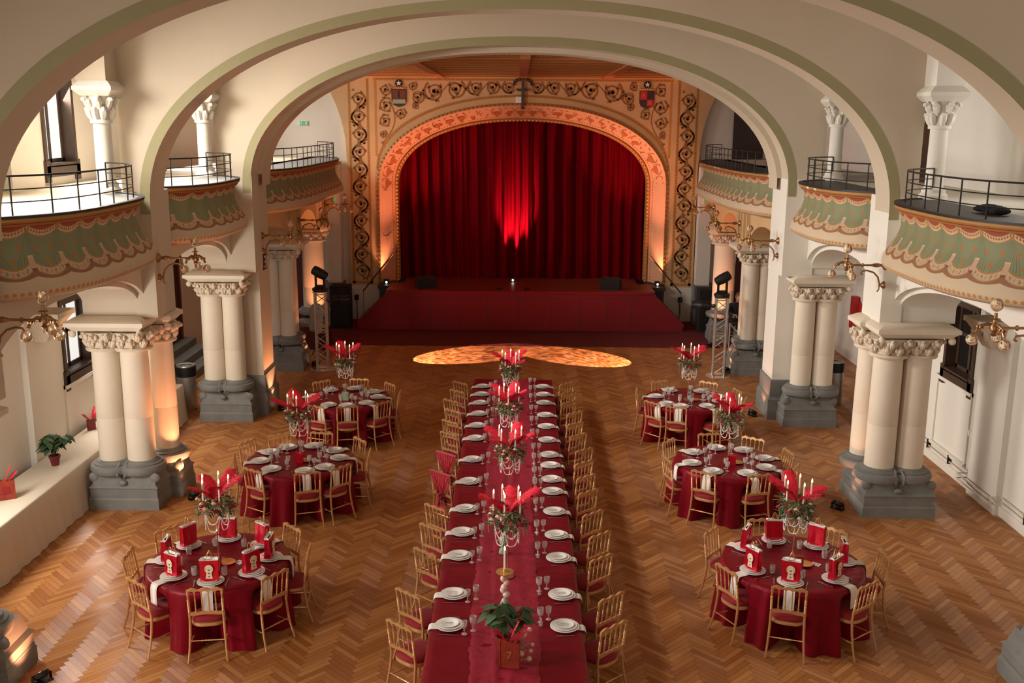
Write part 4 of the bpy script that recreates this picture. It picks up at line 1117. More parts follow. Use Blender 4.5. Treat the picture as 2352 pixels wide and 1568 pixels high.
# door with stone steps in the left aisle, doors beside the stage
t = struct(MB().box(-8.6, -8.5, 23.0, 23.12, 0, 3.2).box(-8.6, -8.5, 24.6, 24.72, 0, 3.2).box(-8.6, -8.5, 23.12, 24.6, 3.1, 3.2).build('door_1', 'redwood', smooth=False))
MB().box(-8.58, -8.53, 23.14, 23.85, 0.55, 3.1).build('door_leaf', 'redwood', t, smooth=False); MB().box(-8.58, -8.54, 23.9, 24.58, 0.55, 3.1).build('door_leaf', 'darkwood', t, smooth=False)
struct(MB().box(-8.6, -7.6, 22.6, 25.2, 0, 0.18).box(-8.6, -7.95, 22.7, 25.0, 0.18, 0.36).box(-8.6, -8.25, 22.8, 24.9, 0.36, 0.54).build('trim_door_steps', 'grey', smooth=False))
n_ = 2
for s_, sd in ((-1, 'left'), (1, 'right')):
    t = struct(MB().box(*sorted((s_*8.5, s_*8.6)), 27.6, 27.74, 0, 2.9).box(*sorted((s_*8.5, s_*8.6)), 29.4, 29.54, 0, 2.9).box(*sorted((s_*8.5, s_*8.6)), 27.74, 29.4, 2.8, 2.9).build('door_%d' % n_, 'darkwood', smooth=False)); n_ += 1
    for a_, b_ in ((27.76, 28.55), (28.58, 29.38)): MB().box(*sorted((s_*8.53, s_*8.58)), a_, b_, 0.01, 2.8).build('door_leaf', 'maroon', t, smooth=False)
    t = struct(MB().box(*sorted((s_*6.3, s_*7.9)), 30.22, 30.3, 0.0, 2.9).build('door_%d' % n_, 'maroon', smooth=False)); n_ += 1
    MB().box(*sorted((s_*7.09, s_*7.11)), 30.21, 30.22, 0.0, 2.9).build('door_gap', 'ink', t, smooth=False)
    MB().box(*sorted((s_*6.4, s_*7.8)), 30.19, 30.215, 2.25, 2.40).build('door_sign', 'signred', t, smooth=False)
tag(MB().box(6.42, 6.62, 30.19, 30.215, 1.82, 2.16).mat(1).box(6.46, 6.58, 30.18, 30.19, 2.02, 2.12).build('door_notice', ['signwhite', 'signred'], smooth=False), 'small white notice with a red mark on the dark door at the right', 'sign')
def exit_sign(label, loc, ry=0, w_=0.34, h_=0.15, light=True):
    t = thing('exit_sign', label, 'sign', loc, ry)
    MB().box(-w_/2, w_/2, -0.02, 0.02, -h_/2, h_/2).build('sign_case', 'signwhite', t, smooth=False)
    MB().box(-w_*0.28, w_*0.46, -0.024, -0.02, -h_*0.42, h_*0.42).build('green_panel', 'signgreen', t, smooth=False)
    mb = MB(); fx = -w_*0.1   # running figure, arrow and doorway
    mb.lathe([(0.011, 0), (0.011, 0.003)], (fx, -0.025, 0.035), 10, R)
    mb.obox((fx-0.005, -0.026, 0.008), ((0.94, 0, 0.3), (0, 1, 0), (-0.3, 0, 0.94)), 0.008, 0.001, 0.02)
    mb.obox((fx+0.012, -0.026, -0.025), ((0.8, 0, -0.6), (0, 1, 0), (0.6, 0, 0.8)), 0.006, 0.001, 0.02); mb.obox((fx-0.022, -0.026, -0.02), ((0.5, 0, 0.85), (0, 1, 0), (-0.85, 0, 0.5)), 0.02, 0.001, 0.006)
    mb.box(w_*0.28, w_*0.40, -0.026, -0.024, -h_*0.32, h_*0.32); mb.box(w_*0.06, w_*0.2, -0.026, -0.024, -0.006, 0.006)
    mb.build('running_figure', 'signwhite', t, smooth=False); return t
exit_sign('green exit sign high on the white gallery wall at the left', (-6.45, 30.28, 5.9), 0, 0.30, 0.13)
exit_sign('green exit sign under the right balcony beside the stage', (5.56, 29.72, 3.72), 0, 0.30, 0.17)
exit_sign('green exit sign under the left balcony beside the stage', (-5.56, 29.72, 3.72), 0, 0.30, 0.17)
t = thing('wall_sign', 'small black and white sign on the inner face of the left rectangular pier', 'sign', (-5.22, 20.3, 3.15), pi/2)
mb = MB().box(-0.12, 0.12, -0.012, 0.01, -0.16, 0.16); mb.build('sign_board', 'ink', t, smooth=False)
mb = MB(); mb.box(-0.07, 0.07, -0.016, -0.012, 0.09, 0.12).box(-0.07, 0.07, -0.016, -0.012, -0.12, -0.09).box(0.04, 0.07, -0.016, -0.012, -0.12, 0.12).box(-0.04, 0.07, -0.016, -0.012, -0.015, 0.015).build('sign_mark', 'signwhite', t, smooth=False)
t = thing('wall_socket', 'row of white sockets on the right wall beside the recess', 'socket', (7.59, 15.0+0.95, 0.95), pi/2)
for q in range(3): MB().box(-0.16+q*0.11, -0.06+q*0.11, -0.005, 0.015, -0.05, 0.05).build('socket_plate', 'signwhite', t, smooth=False)
t = thing('heating_pipe', 'pair of thin white pipes running along the foot of the right wall', 'pipe', (7.5, 14, 0.0))
for z in (0.24, 0.32): MB().tube([(0.06, -3.0, z), (0.06, 0.7, z), (-0.16, 0.72, z), (-0.16, 1.8, z), (0.06, 1.82, z), (0.06, 5.6, z)], 0.012, 6).build('pipe', 'radiator', t)
for y in range(9): MB().box(0.03, 0.1, -2.8+y*0.9, -2.77+y*0.9, 0.2, 0.36).build('pipe_clip', 'iron', t, smooth=False) if abs(-2.8+y*0.9-1.2) > 0.6 else None
# painted stems on the gallery wall: red column shape seen behind the second left balcony
tag(MB().box(-7.6, -7.5, 21.3, 21.42, 4.93, 5.75).build('wall_banner', 'signred', smooth=False), 'narrow red upright panel on the left gallery behind the second balcony', 'panel')

struct(MB().box(6.35, 7.25, 30.22, 30.3, 4.93, 7.35).build('door_9', 'ink', smooth=False))  # black panel in place of the shade inside an open doorway
struct(MB().box(7.56, 7.6, 18.4, 18.5, 4.93, 6.9).box(7.56, 7.6, 19.3, 19.4, 4.93, 6.9).box(7.575, 7.6, 18.5, 19.3, 4.93, 6.8).build('door_10', 'darkwood', smooth=False))
# ---------------------------------------------------------------- light rigs and stage gear
for n_m in ('flame', 'lens', 'lens_cool', 'signgreen', 'daypane'): MT[n_m].cycles.emission_sampling = 'NONE'
def truss_mesh(h=1.93, a=0.13):
    t = thing('lighting_truss', 'x', 'truss', group='aluminium lighting trusses')
    for sx in (-1, 1):
        for sy in (-1, 1): MB().tube([(sx*a, sy*a, 0.01), (sx*a, sy*a, h)], 0.024, 10).build('chord_tube', 'alu', t)
    c = [(-a, -a), (a, -a), (a, a), (-a, a)]
    mb = MB()
    for f in range(4):
        p, q = c[f], c[(f+1) % 4]; n = 9
        for k in range(n):
            z0 = 0.08+(h-0.16)*k/n; z1 = 0.08+(h-0.16)*(k+1)/n; e = (p, q) if k % 2 == 0 else (q, p)
            mb.tube([(*e[0], z0), (*e[1], z1)], 0.011, 6)
        for z in (0.06, 0.94, 1.02, h-0.05): mb.tube([(*p, z), (*q, z)], 0.013, 6)
    mb.build('bracing', 'alu', t)
    MB().lathe([(0.30, 0), (0.30, 0.01), (0.05, 0.012)], seg=36).build('base_plate', 'alu', t)
    MB().box(-0.17, 0.17, -0.17, 0.17, h, h+0.015).build('top_plate', 'alu', t, smooth=False)
    return t
tp = truss_mesh()
place(tp, (-4.80, 23.80, 0), 0.08, 'aluminium lighting truss tower at the left of the dance floor', 'aluminium lighting trusses')
place(tp, (4.86, 23.45, 0), -0.1, 'aluminium lighting truss tower at the right of the dance floor', 'aluminium lighting trusses')
def moving_head():
    t = thing('moving_head_light', 'x', 'stage light')
    mb = MB().lathe([(0.15, 0), (0.19, 0.02), (0.19, 0.07), (0.13, 0.11), (0.08, 0.12)], seg=24); mb.build('base', 'black', t)
    for s_ in (-1, 1): MB().box(s_*0.10-0.02, s_*0.10+0.02, -0.05, 0.05, 0.10, 0.46).build('yoke_arm', 'black', t, smooth=False)
    MB().box(-0.12, 0.12, -0.05, 0.05, 0.10, 0.15).build('yoke', 'black', t, smooth=False)
    R_ = Matrix.Rotation(-1.05, 3, 'Y')
    MB().lathe([(0.05, -0.20), (0.10, -0.18), (0.12, -0.05), (0.12, 0.10), (0.105, 0.18), (0.09, 0.185)], (0, 0, 0.44), 20, R_).build('head', 'black', t)
    MB().lathe([(0.085, 0.186), (0.085, 0.19), (0.04, 0.20)], (0, 0, 0.44), 20, R_).build('lens', 'darkpane', t)
    return t
mh = moving_head()
place(mh, (-4.80, 23.80, 1.946), 0.0, 'black moving head light on top of the left truss', 'moving head lights')
o = place(mh, (4.86, 23.45, 1.946), pi, 'black moving head light on top of the right truss', 'moving head lights')
def profile_light():
    t = thing('profile_spotlight', 'x', 'stage light'); Rx = Matrix.Rotation(pi/2, 3, 'Y')
    MB().lathe([(0.08, -0.24), (0.10, -0.22), (0.11, -0.06), (0.10, -0.05), (0.105, 0.02), (0.09, 0.05), (0.10, 0.20), (0.085, 0.20), (0.08, 0.12)], (0.3, 0, 0), 20, Rx).build('body', 'black', t)
    mb = MB()
    for q in range(6): mb.lathe([(0.118, -0.2+q*0.03), (0.118, -0.19+q*0.03)], (0.3, 0, 0), 16, Rx)
    mb.build('cooling_fins', 'black', t)
    MB().lathe([(0.078, 0.13), (0.07, 0.15), (0.02, 0.16)], (0.3, 0, 0), 20, Rx).build('lens', 'lens', t)
    mb = MB(); mb.tube([(0.28, -0.13, 0), (0.22, -0.13, 0.02), (0.0, -0.1, 0.0)], 0.012, 6).tube([(0.28, 0.13, 0), (0.22, 0.13, 0.02), (0.0, 0.1, 0.0)], 0.012, 6).box(-0.03, 0.03, -0.12, 0.12, -0.03, 0.03); mb.build('clamp', 'black', t)
    return t
pf = profile_light()
place(pf, (-4.61, 23.80, 1.72), 0.35, 'black profile spotlight clamped to the side of the left truss', 'profile spotlights')
place(pf, (4.67, 23.45, 1.72), pi-0.35, 'black profile spotlight clamped to the side of the right truss', 'profile spotlights')
SAL = (1.0, 0.58, 0.46)
def gobo(o):
    l = o.data; l.use_nodes = True; nt = l.node_tree; em = nt.nodes['Emission']
    tc = nt.nodes.new('ShaderNodeTexCoord'); nz = nt.nodes.new('ShaderNodeTexNoise'); nz.inputs['Scale'].default_value = 40; nz.inputs['Detail'].default_value = 2
    nt.links.new(tc.outputs['Normal'], nz.inputs['Vector']); mr = nt.nodes.new('ShaderNodeMapRange'); mr.inputs[1].default_value = 0.36; mr.inputs[2].default_value = 0.6; mr.inputs[3].default_value = 0.25; mr.inputs[4].default_value = 1.4
    nt.links.new(nz.outputs[0], mr.inputs[0]); nt.links.new(mr.outputs[0], em.inputs['Strength'])
gobo(spot('beam', (-4.05, 23.95, 1.72), (-1.65, 25.25, 0), 3000, SAL, 30, 0.08, 0.01))
gobo(spot('beam', (4.08, 23.66, 1.72), (1.95, 25.05, 0), 3000, SAL, 30, 0.08, 0.01))
# small black uplights on the floor
def uplight():
    t = thing('floor_uplight', 'x', 'uplight'); R_ = Matrix.Rotation(0.55, 3, 'Y')
    MB().lathe([(0.05, -0.02), (0.085, 0.0), (0.095, 0.05), (0.085, 0.055), (0.078, 0.035)], (0, 0, 0.065), 20, R_).build('lamp_can', 'black', t)
    MB().lathe([(0.045, 0.040), (0.03, 0.05), (0.01, 0.055)], (0, 0, 0.065), 16, R_).build('lamp_lens', 'lens', t)
    MB().box(-0.02, 0.02, -0.11, -0.10, 0, 0.09).box(-0.02, 0.02, 0.10, 0.11, 0, 0.09).box(-0.05, 0.05, -0.11, 0.11, 0, 0.012).build('bracket', 'black', t, smooth=False)
    return t
up = uplight()
ORG = (1.0, 0.36, 0.16)
ups = [(-5.20, 15.15, (-5.74, 15.75, 2.2), 260, 'at the foot of the big left pillar'), (-4.97, 20.25, (-5.3, 20.5, 2.6), 220, 'beside the left rectangular pier'),
       (5.12, 14.97, (5.7, 15.4, 1.2), 30, 'at the foot of the big right pillar'), (4.93, 20.1, (5.3, 20.3, 1.0), 30, 'beside the right rectangular pier'),
       (-5.15, 9.75, (-5.9, 10.2, 0.8), 90, 'in the bottom left corner'), (-5.05, 24.15, (-5.6, 24.6, 2.8), 60, 'at the foot of the left truss'),
       (5.12, 23.8, (5.7, 24.6, 2.8), 40, 'at the foot of the right truss'), (-5.14, 26.55, (-5.6, 27.3, 3.2), 260, 'in front of the left stage column'), (5.24, 26.55, (5.65, 27.3, 3.2), 230, 'in front of the right stage column')]
for x, y, tg, pw_, nm in ups:
    z0 = 0.012 if y > 26.4 else 0.0
    a = math.atan2(tg[1]-y, tg[0]-x)
    o = place(up, (x, y, z0), a, 'small black uplight on the floor %s' % nm, 'floor uplights')
    spot('uplight_lamp', (x, y, z0+0.16), tg, pw_, ORG, 75, 0.6, 0.04)
# foot lights for frame and curtain
for x, y, z, tg, pw_, col, ang, nm in ((-4.02, 30.0, 1.13, (-3.98, 30.50, 5.4), 240, (1.0, 0.40, 0.24), 70, 'on the left ledge of the stage'), (4.22, 30.0, 1.13, (4.18, 30.50, 5.4), 240, (1.0, 0.40, 0.24), 70, 'on the right ledge of the stage'),
        (-0.18, 30.40, 1.16, (-0.10, 31.20, 3.1), 2600, (1.0, 0.28, 0.30), 40, 'at the centre of the stage before the curtain')):
    t = thing('foot_light', 'small lit foot light %s' % nm, 'stage light', (x, y, z), 0, 'stage foot lights')
    MB().box(-0.07, 0.07, -0.07, 0.05, 0.0, 0.15).build('lamp_case', 'black', t, smooth=False)
    MB().lathe([(0.03, 0), (0.03, 0.006), (0.01, 0.01)], (0.01, -0.07, 0.06), 12, Matrix.Rotation(pi/2, 3, 'X')).build('lamp_lens', 'lens_cool', t)
    spot('foot_lamp', (x, y-0.10, z+0.19), tg, pw_, col, ang, 0.9, 0.06)
spot('foot_lamp', (-3.6, 29.3, 1.3), (-2.9, 30.3, 6.4), 1000, (1.0, 0.36, 0.22), 62, 0.8, 0.05)
spot('foot_lamp', (3.8, 29.3, 1.3), (3.1, 30.3, 6.4), 1000, (1.0, 0.36, 0.22), 62, 0.8, 0.05)
# wash from moving heads over the stage and dance floor
spot('moving_head_beam', (-4.7, 24.3, 2.45), (0.5, 31.2, 3.0), 170, (1.0, 0.13, 0.10), 60, 0.8, 0.1)
spot('moving_head_beam', (4.9, 24.1, 2.45), (-0.3, 31.2, 3.0), 170, (1.0, 0.13, 0.10), 60, 0.8, 0.1)
spot('moving_head_beam', (-4.7, 24.3, 2.45), (-3.0, 30.1, 6.8), 200, (1.0, 0.35, 0.18), 80, 0.9, 0.1)
spot('moving_head_beam', (4.9, 24.1, 2.45), (3.2, 30.1, 6.8), 160, (1.0, 0.35, 0.18), 80, 0.9, 0.1)
# speakers and monitors
def speaker(loc, h, label, rz=0):
    t = thing('loudspeaker', label, 'loudspeaker', loc, rz)
    MB().box(-0.28, 0.28, -0.28, 0.28, 0, h).build('cabinet', 'blackcloth', t, smooth=False)
    MB().box(-0.25, 0.25, -0.29, -0.28, 0.04, h-0.04).build('grille', 'black', t, smooth=False); return t
speaker((-5.22, 28.9, 0.012), 1.25, 'tall black loudspeaker standing on the floor left of the stage')
speaker((5.55, 28.8, 0.012), 1.25, 'tall black loudspeaker standing on the floor right of the stage')
def monitor(loc, rz, label):
    t = thing('stage_monitor', label, 'loudspeaker', loc, rz, 'wedge monitors on the stage')
    MB().prism([(-0.22, 0), (0.22, 0), (0.25, 0.12), (-0.02, 0.36), (-0.22, 0.30)], -0.28, 0.28, 'YZ').build('cabinet', 'blackcloth', t, smooth=False)
    MB().obox((0, 0.12, 0.245), ((1, 0, 0), (0, 0.75, -0.66), (0, 0.66, 0.75)), 0.25, 0.16, 0.006).build('grille', 'black', t, smooth=False)
monitor((-2.75, 29.2, 1.16), 0.3, 'black wedge monitor on the left side of the stage floor')
monitor((2.75, 29.2, 1.16), -0.3, 'black wedge monitor on the right side of the stage floor')
for x, lab in ((-0.55, 'small black cable box lying on the stage edge left of centre'), (0.25, 'tiny black stage box on the stage edge right of centre')):
    tag(MB().blob((x, 28.95, 1.19), 0.09, 0.07, 0.035, 8, 5).build('cable_box', 'black'), lab, 'box')
for (x0, z0, x1, z1, sd) in ((-4.62, 1.03, -3.72, 2.14, 'left'), (4.85, 1.03, 3.88, 2.14, 'right')):
    mb = MB().tube([(x0, 29.3, z0), ((x0+x1)/2, 29.31, (z0+z1)/2), (x1, 29.3, z1)], 0.022, 8); mb.tube([(x0, 29.3, z0+0.03), (x0-(0.0), 29.3, 0.35)], 0.008, 6)
    mb.tube([(x1+(x0-x1)*0.35, 29.3, z1+(z0-z1)*0.35), (x1+(x0-x1)*0.3, PY, z1+(z0-z1)*0.3)], 0.010, 6)
    tag(mb.build('stair_handrail', 'darkwood'), 'slanting dark handrail beside the %s steps of the stage' % sd, 'handrail')
for s_, sd in ((-1, 'left'), (1, 'right')):
    tag(MB().box(s_*4.95-0.06, s_*4.95+0.06, 30.03, 30.1, 0.62, 0.78).box(s_*4.95-0.01, s_*4.95+0.01, 30.07, 30.1, 0.0, 0.62).build('cable_socket', 'black', smooth=False), 'black socket box with cable low on the wall %s of the stage' % sd, 'socket')
# DJ table and person behind the right pillar
t = thing('dj_table', 'small aluminium truss table with black mixing desk behind the right truss', 'table', (5.9, 25.1, 0))
for x in (-0.5, 0.5):
    for y in (-0.2, 0.2): MB().tube([(x, y, 0), (x, y, 1.03)], 0.02, 8).build('leg', 'alu', t)
mb = MB()
for y in (-0.2, 0.2):
    for z in (0.05, 0.70, 1.02): mb.tube([(-0.5, y, z), (0.5, y, z)], 0.015, 6)
    for k in range(4): mb.tube([(-0.5+k*0.25, y, 0.70 if k % 2 else 1.02), (-0.25+k*0.25, y, 1.02 if k % 2 else 0.70)], 0.01, 6)
mb.build('bracing', 'alu', t); MB().box(-0.55, 0.55, -0.25, 0.25, 1.03, 1.06).build('table_top', 'black', t, smooth=False)
o = MB(); o.mat(0).box(5.45, 6.25, 24.93, 25.25, 1.06, 1.14); o.mat(1)
for k in range(16): o.box(5.5+(k % 8)*0.09, 5.52+(k % 8)*0.09, 24.98+(k//8)*0.12, 25.0+(k//8)*0.12, 1.14, 1.155)
tag(o.build('mixing_desk', ['black', 'signwhite'], smooth=False), 'black mixing desk with small knobs on the aluminium table', 'mixer')
t = thing('person', 'person in black leaning over the mixing desk, partly hidden by the right pillar', 'person', (5.72, 25.75, 0), pi)
def skinned(name, verts, edges, radii, mat, parent, sub=1):
    me = bpy.data.meshes.new(name); me.from_pydata(verts, edges, []); o = bpy.data.objects.new(name, me); C.objects.link(o); o.parent = parent
    mo = o.modifiers.new('skin', 'SKIN'); sl = me.skin_vertices[0].data if me.skin_vertices else None
    if sl is None:
        import bmesh
        bm = bmesh.new(); bm.from_mesh(me); bm.verts.layers.skin.verify(); bm.to_mesh(me); bm.free(); sl = me.skin_vertices[0].data
    for i, r in enumerate(radii): sl[i].radius = (r, r) if not isinstance(r, tuple) else r
    sl[0].use_root = True
    mo.use_smooth_shade = True; ms = o.modifiers.new('sub', 'SUBSURF'); ms.levels = sub; ms.render_levels = sub
    me.materials.append(MT[mat]); return o
V_ = [(0, -0.02, 0.95), (0, 0.03, 1.12), (0, 0.10, 1.30), (0, 0.15, 1.42), (0, 0.20, 1.50),
      (0.10, 0, 0.88), (0.11, 0.02, 0.48), (0.12, -0.02, 0.08), (-0.10, 0, 0.88), (-0.11, 0.02, 0.48), (-0.12, -0.02, 0.08),
      (0.18, 0.14, 1.37), (0.26, 0.24, 1.14), (0.16, 0.46, 1.17), (-0.18, 0.14, 1.37), (-0.26, 0.24, 1.14), (-0.14, 0.46, 1.17)]
E_ = [(0, 1), (1, 2), (2, 3), (3, 4), (0, 5), (5, 6), (6, 7), (0, 8), (8, 9), (9, 10), (2, 11), (11, 12), (12, 13), (2, 14), (14, 15), (15, 16)]
skinned('body', V_, E_, [(0.15, 0.11), (0.14, 0.10), (0.16, 0.11), (0.08, 0.08), 0.05, 0.09, 0.06, 0.045, 0.09, 0.06, 0.045, 0.065, 0.045, 0.032, 0.065, 0.045, 0.032], 'blackcloth', t)
mb = MB(); hx, hy, hz = 0, 0.26, 1.585
mb.blob((hx, hy, hz), 0.072, 0.09, 0.112, 16, 12); mb.blob((hx, hy+0.095, hz-0.01), 0.013, 0.02, 0.022, 8, 5); mb.blob((-0.074, hy, hz), 0.012, 0.02, 0.03, 8, 5); mb.blob((0.074, hy, hz), 0.012, 0.02, 0.03, 8, 5)
mb.tube([(hx, hy-0.06, hz-0.10), (hx, 0.17, 1.45)], 0.05, 10)
for s_ in (-1, 1):
    wx, wy, wz = s_*0.15, 0.46, 1.17
    mb.blob((wx, wy+0.05, wz-0.005), 0.04, 0.05, 0.018, 10, 6)
    for k, (dx, l) in enumerate(((-0.03, 0.065), (-0.01, 0.075), (0.01, 0.07), (0.03, 0.055))): mb.tube([(wx+dx, wy+0.085, wz), (wx+dx*1.2, wy+0.085+l*0.6, wz+0.004), (wx+dx*1.2, wy+0.085+l, wz-0.018)], [0.009, 0.008, 0.006], 7)
    mb.tube([(wx-s_*0.03, wy+0.03, wz), (wx-s_*0.06, wy+0.06, wz-0.003), (wx-s_*0.065, wy+0.09, wz-0.012)], [0.011, 0.009, 0.007], 7)
mb.build('head_and_hands', 'skin', t)
mb = MB()
for s_ in (-1, 1): mb.blob((s_*0.028, hy+0.083, hz+0.012), 0.009, 0.006, 0.006, 8, 5)
mb.build('eyes', 'ink', t); MB().blob((0, hy+0.085, hz-0.048), 0.02, 0.006, 0.006, 8, 5).build('mouth', 'signred', t)
mb = MB().blob((hx, hy-0.015, hz+0.02), 0.084, 0.098, 0.112, 16, 10); mb.blob((hx, hy-0.09, hz-0.06), 0.06, 0.05, 0.10, 10, 8); mb.build('hair', 'hair', t)
t = thing('draped_stand', 'pale grey cloth hanging over a dark stand behind the left truss', 'stand', (-5.25, 25.4, 0))
mb = MB(); rows = []
for k, (z, r) in enumerate(((1.32, 0.02), (1.30, 0.10), (1.15, 0.20), (0.95, 0.15), (0.75, 0.17), (0.62, 0.15))): rows.append([(r*cos(a)*(1+0.2*sin(3*a+k)), r*0.6*sin(a)*(1+0.2*cos(4*a)), z+0.04*sin(2*a)) for a in [q*2*pi/24 for q in range(24)]])
mb.grid(rows, True); mb.build('grey_cloth', 'paleblue', t); MB().tube([(0, 0, 0), (0, 0, 1.3)], 0.02, 8).build('stand_pole', 'black', t)
mb = MB()
for q in range(3): mb.tube([(0, 0, 0.35), (0.22*cos(q*2.1), 0.22*sin(q*2.1), 0.01)], 0.012, 6)
mb.build('stand_foot', 'black', t)
tag(MB().box(-5.95, -5.05, 25.9, 26.35, 0, 0.62).build('covered_case', 'maroon', smooth=False), 'low box under a dark red cover behind the left truss', 'box')
# ---------------------------------------------------------------- chairs
def lean(z): return -0.19-max(0.0, z-0.47)*0.13
def chair():
    t = thing('banquet_chair', 'x', 'chair', group='gold banquet chairs')
    # seat frame and cushion
    N = 40; out = []
    for k in range(N):
        a = 2*pi*k/N; c, s = cos(a), sin(a); x = 0.205*abs(c)**0.62*(1 if c >= 0 else -1); y = 0.205*abs(s)**0.62*(1 if s >= 0 else -1); out.append((x*(0.95+0.06*(y/0.2)), y))
    def ring(k, z): return [(x*k, y*k, z) for x, y in out]
    mb = MB(); mb.grid([ring(0.86, 0.402), ring(1.0, 0.402), ring(1.02, 0.42), ring(1.0, 0.44), ring(0.86, 0.442)], True); mb.add(ring(0.86, 0.41), [tuple(range(N))]); mb.build('seat_frame', 'gold', t)
    mb = MB(); mb.grid([ring(0.90, 0.44), ring(0.98, 0.452), ring(0.99, 0.478), ring(0.90, 0.498), ring(0.6, 0.510), ring(0.2, 0.513), ring(0.01, 0.513)], True); mb.build('seat_cushion', 'velvet', t)
    bead = [(0, .55)]
    post = [(0, 1.0), (0.10, 1.0), (0.12, 1.25), (0.14, 0.8)]
    tt = 0.16
    while tt < 0.62: post += [(tt, 0.85), (tt+0.018, 1.2), (tt+0.036, 0.85)]; tt += 0.05
    post += [(0.66, 1.0), (0.80, 0.82), (0.86, 1.15), (0.90, 0.9), (1.0, 1.0)]
    for s_ in (-1, 1):
        MB().tube([(s_*0.17, 0.175, 0.42), (s_*0.172, 0.185, 0.25), (s_*0.185, 0.205, 0.0)], [0.016, 0.014, 0.010], 8).build('leg', 'gold', t)
        MB().tube([(s_*0.215, -0.285, 0.0), (s_*0.200, -0.235, 0.16), (s_*0.190, -0.205, 0.32), (s_*0.186, -0.19, 0.47), (s_*0.185, lean(0.56), 0.56)], [0.011, 0.013, 0.015, 0.015, 0.015], 8).build('leg', 'gold', t)
        MB().turned((s_*0.185, lean(0.55), 0.55), (s_*0.187, lean(0.86), 0.86), post, 8, 0.0135).build('back_post', 'gold', t)
    sp_ = [(0, 0.7), (0.05, 1.4), (0.09, 0.7), (0.2, 1.15), (0.28, 0.8)]; tt = 0.32
    while tt < 0.66: sp_ += [(tt, 0.8), (tt+0.02, 1.2), (tt+0.04, 0.8)]; tt += 0.07
    sp_ += [(0.7, 0.8), (0.85, 0.65), (0.90, 1.1), (0.93, 0.75), (1, 0.9)]
    for k in range(4):
        x = -0.112+k*0.0747; MB().turned((x, lean(0.575), 0.575), (x, lean(0.845), 0.845), sp_, 7, 0.0085).build('spindle', 'gold', t)
    def rail(f_top, f_bot, name, th):
        mb = MB(); n = 50; top = []; bot = []
        for i in range(n+1):
            x = -0.200+0.40*i/n; top.append((x, f_top(x))); bot.append((x, f_bot(x)))
        mb.strip_prism(top, bot, -th/2, th/2)
        mb.v = [(x, y+lean(z), z) for x, y, z in mb.v]; mb.build(name, 'gold', t, angle=50)
    def arches(x):
        q = ((x+0.187)/0.0747) % 1.0; return sqrt(max(0, 1-(2*q-1)**2))
    rail(lambda x: 0.886+0.010*cos(x*2*pi/0.133)-0.10*max(0, abs(x)-0.165), lambda x: 0.822+0.036*arches(x) if abs(x) < 0.186 else 0.835, 'top_rail', 0.022)
    rail(lambda x: 0.585+0.010*(1-arches(x)) if abs(x) < 0.186 else 0.585, lambda x: 0.548+0.006*cos(x*20), 'lower_rail', 0.020)
    st_ = [(0, 0.7), (0.3, 0.8), (0.36, 1.2), (0.40, 0.7), (0.44, 1.3), (0.48, 0.8), (0.52, 1.3), (0.56, 0.8), (0.60, 1.2), (0.64, 0.8), (1, 0.7)]
    MB().turned((-0.195, -0.222, 0.24), (0.195, -0.222, 0.24), st_, 7, 0.009).build('stretcher', 'gold', t)
    MB().turned((-0.175, 0.19, 0.26), (0.175, 0.19, 0.26), st_, 7, 0.009).build('stretcher', 'gold', t)
    for s_ in (-1, 1): MB().turned((s_*0.178, 0.19, 0.20), (s_*0.197, -0.225, 0.20), st_, 7, 0.009).build('stretcher', 'gold', t)
    return t
chair0 = chair()
TBL = {'L1': (-3.62, 11.24, 'front left', [-129, -176, -82, 142, 95, 46, 5, -36], [1.07, 1.06, 1.0, 1.05, 1.0, 1.04, 1.07, 1.02]),
       'L2': (-3.42, 14.95, 'middle left', [-123, -166, 153, 121, 82, 39, 3, -41, -72], [0.98, 1.0, 1.08, 1.02, 1.0, 1.06, 1.07, 1.0, 0.98]),
       'L3': (-3.31, 18.54, 'back left', [129, 84, 39, 0, -42, -79, -112, 179], [0.98, 0.97, 0.98, 1.02, 1.08, 1.02, 1.06, 1.06]),
       'R1': (3.38, 11.34, 'front right', [142, 97, 47, -1, -53, -107, -153], [1.08, 1.03, 1.03, 1.1, 1.04, 0.98, 1.0]),
       'R2': (3.35, 15.03, 'middle right', [142, -167, 96, 55, 10, -32, -123, -74], [1.06, 1.02, 1.03, 1.0, 1.0, 1.06, 0.99, 0.98]),
       'R3': (3.31, 18.66, 'back right', [170, 116, 56, 13, -21, -64, -111, -139], [0.98, 0.97, 0.98, 1.02, 1.08, 1.1, 1.04, 1.02])}
ORD = ['nearest the viewer', 'first clockwise from the nearest', 'second clockwise from the nearest', 'third clockwise from the nearest', 'fourth clockwise from the nearest', 'fifth clockwise from the nearest', 'sixth clockwise from the nearest', 'seventh clockwise from the nearest', 'eighth clockwise from the nearest']
ROW = ['first', 'second', 'third', 'fourth', 'fifth', 'sixth', 'seventh', 'eighth', 'ninth', 'tenth', 'eleventh', 'twelfth', 'thirteenth', 'fourteenth', 'fifteenth']
RT = 0.84
def seat_order(angs):
    near = min(angs, key=lambda a: abs(((a+90+180) % 360)-180))
    srt = sorted(angs, key=lambda a: (near-a) % 360)     # clockwise seen from above
    return {a: k for k, a in enumerate(srt)}
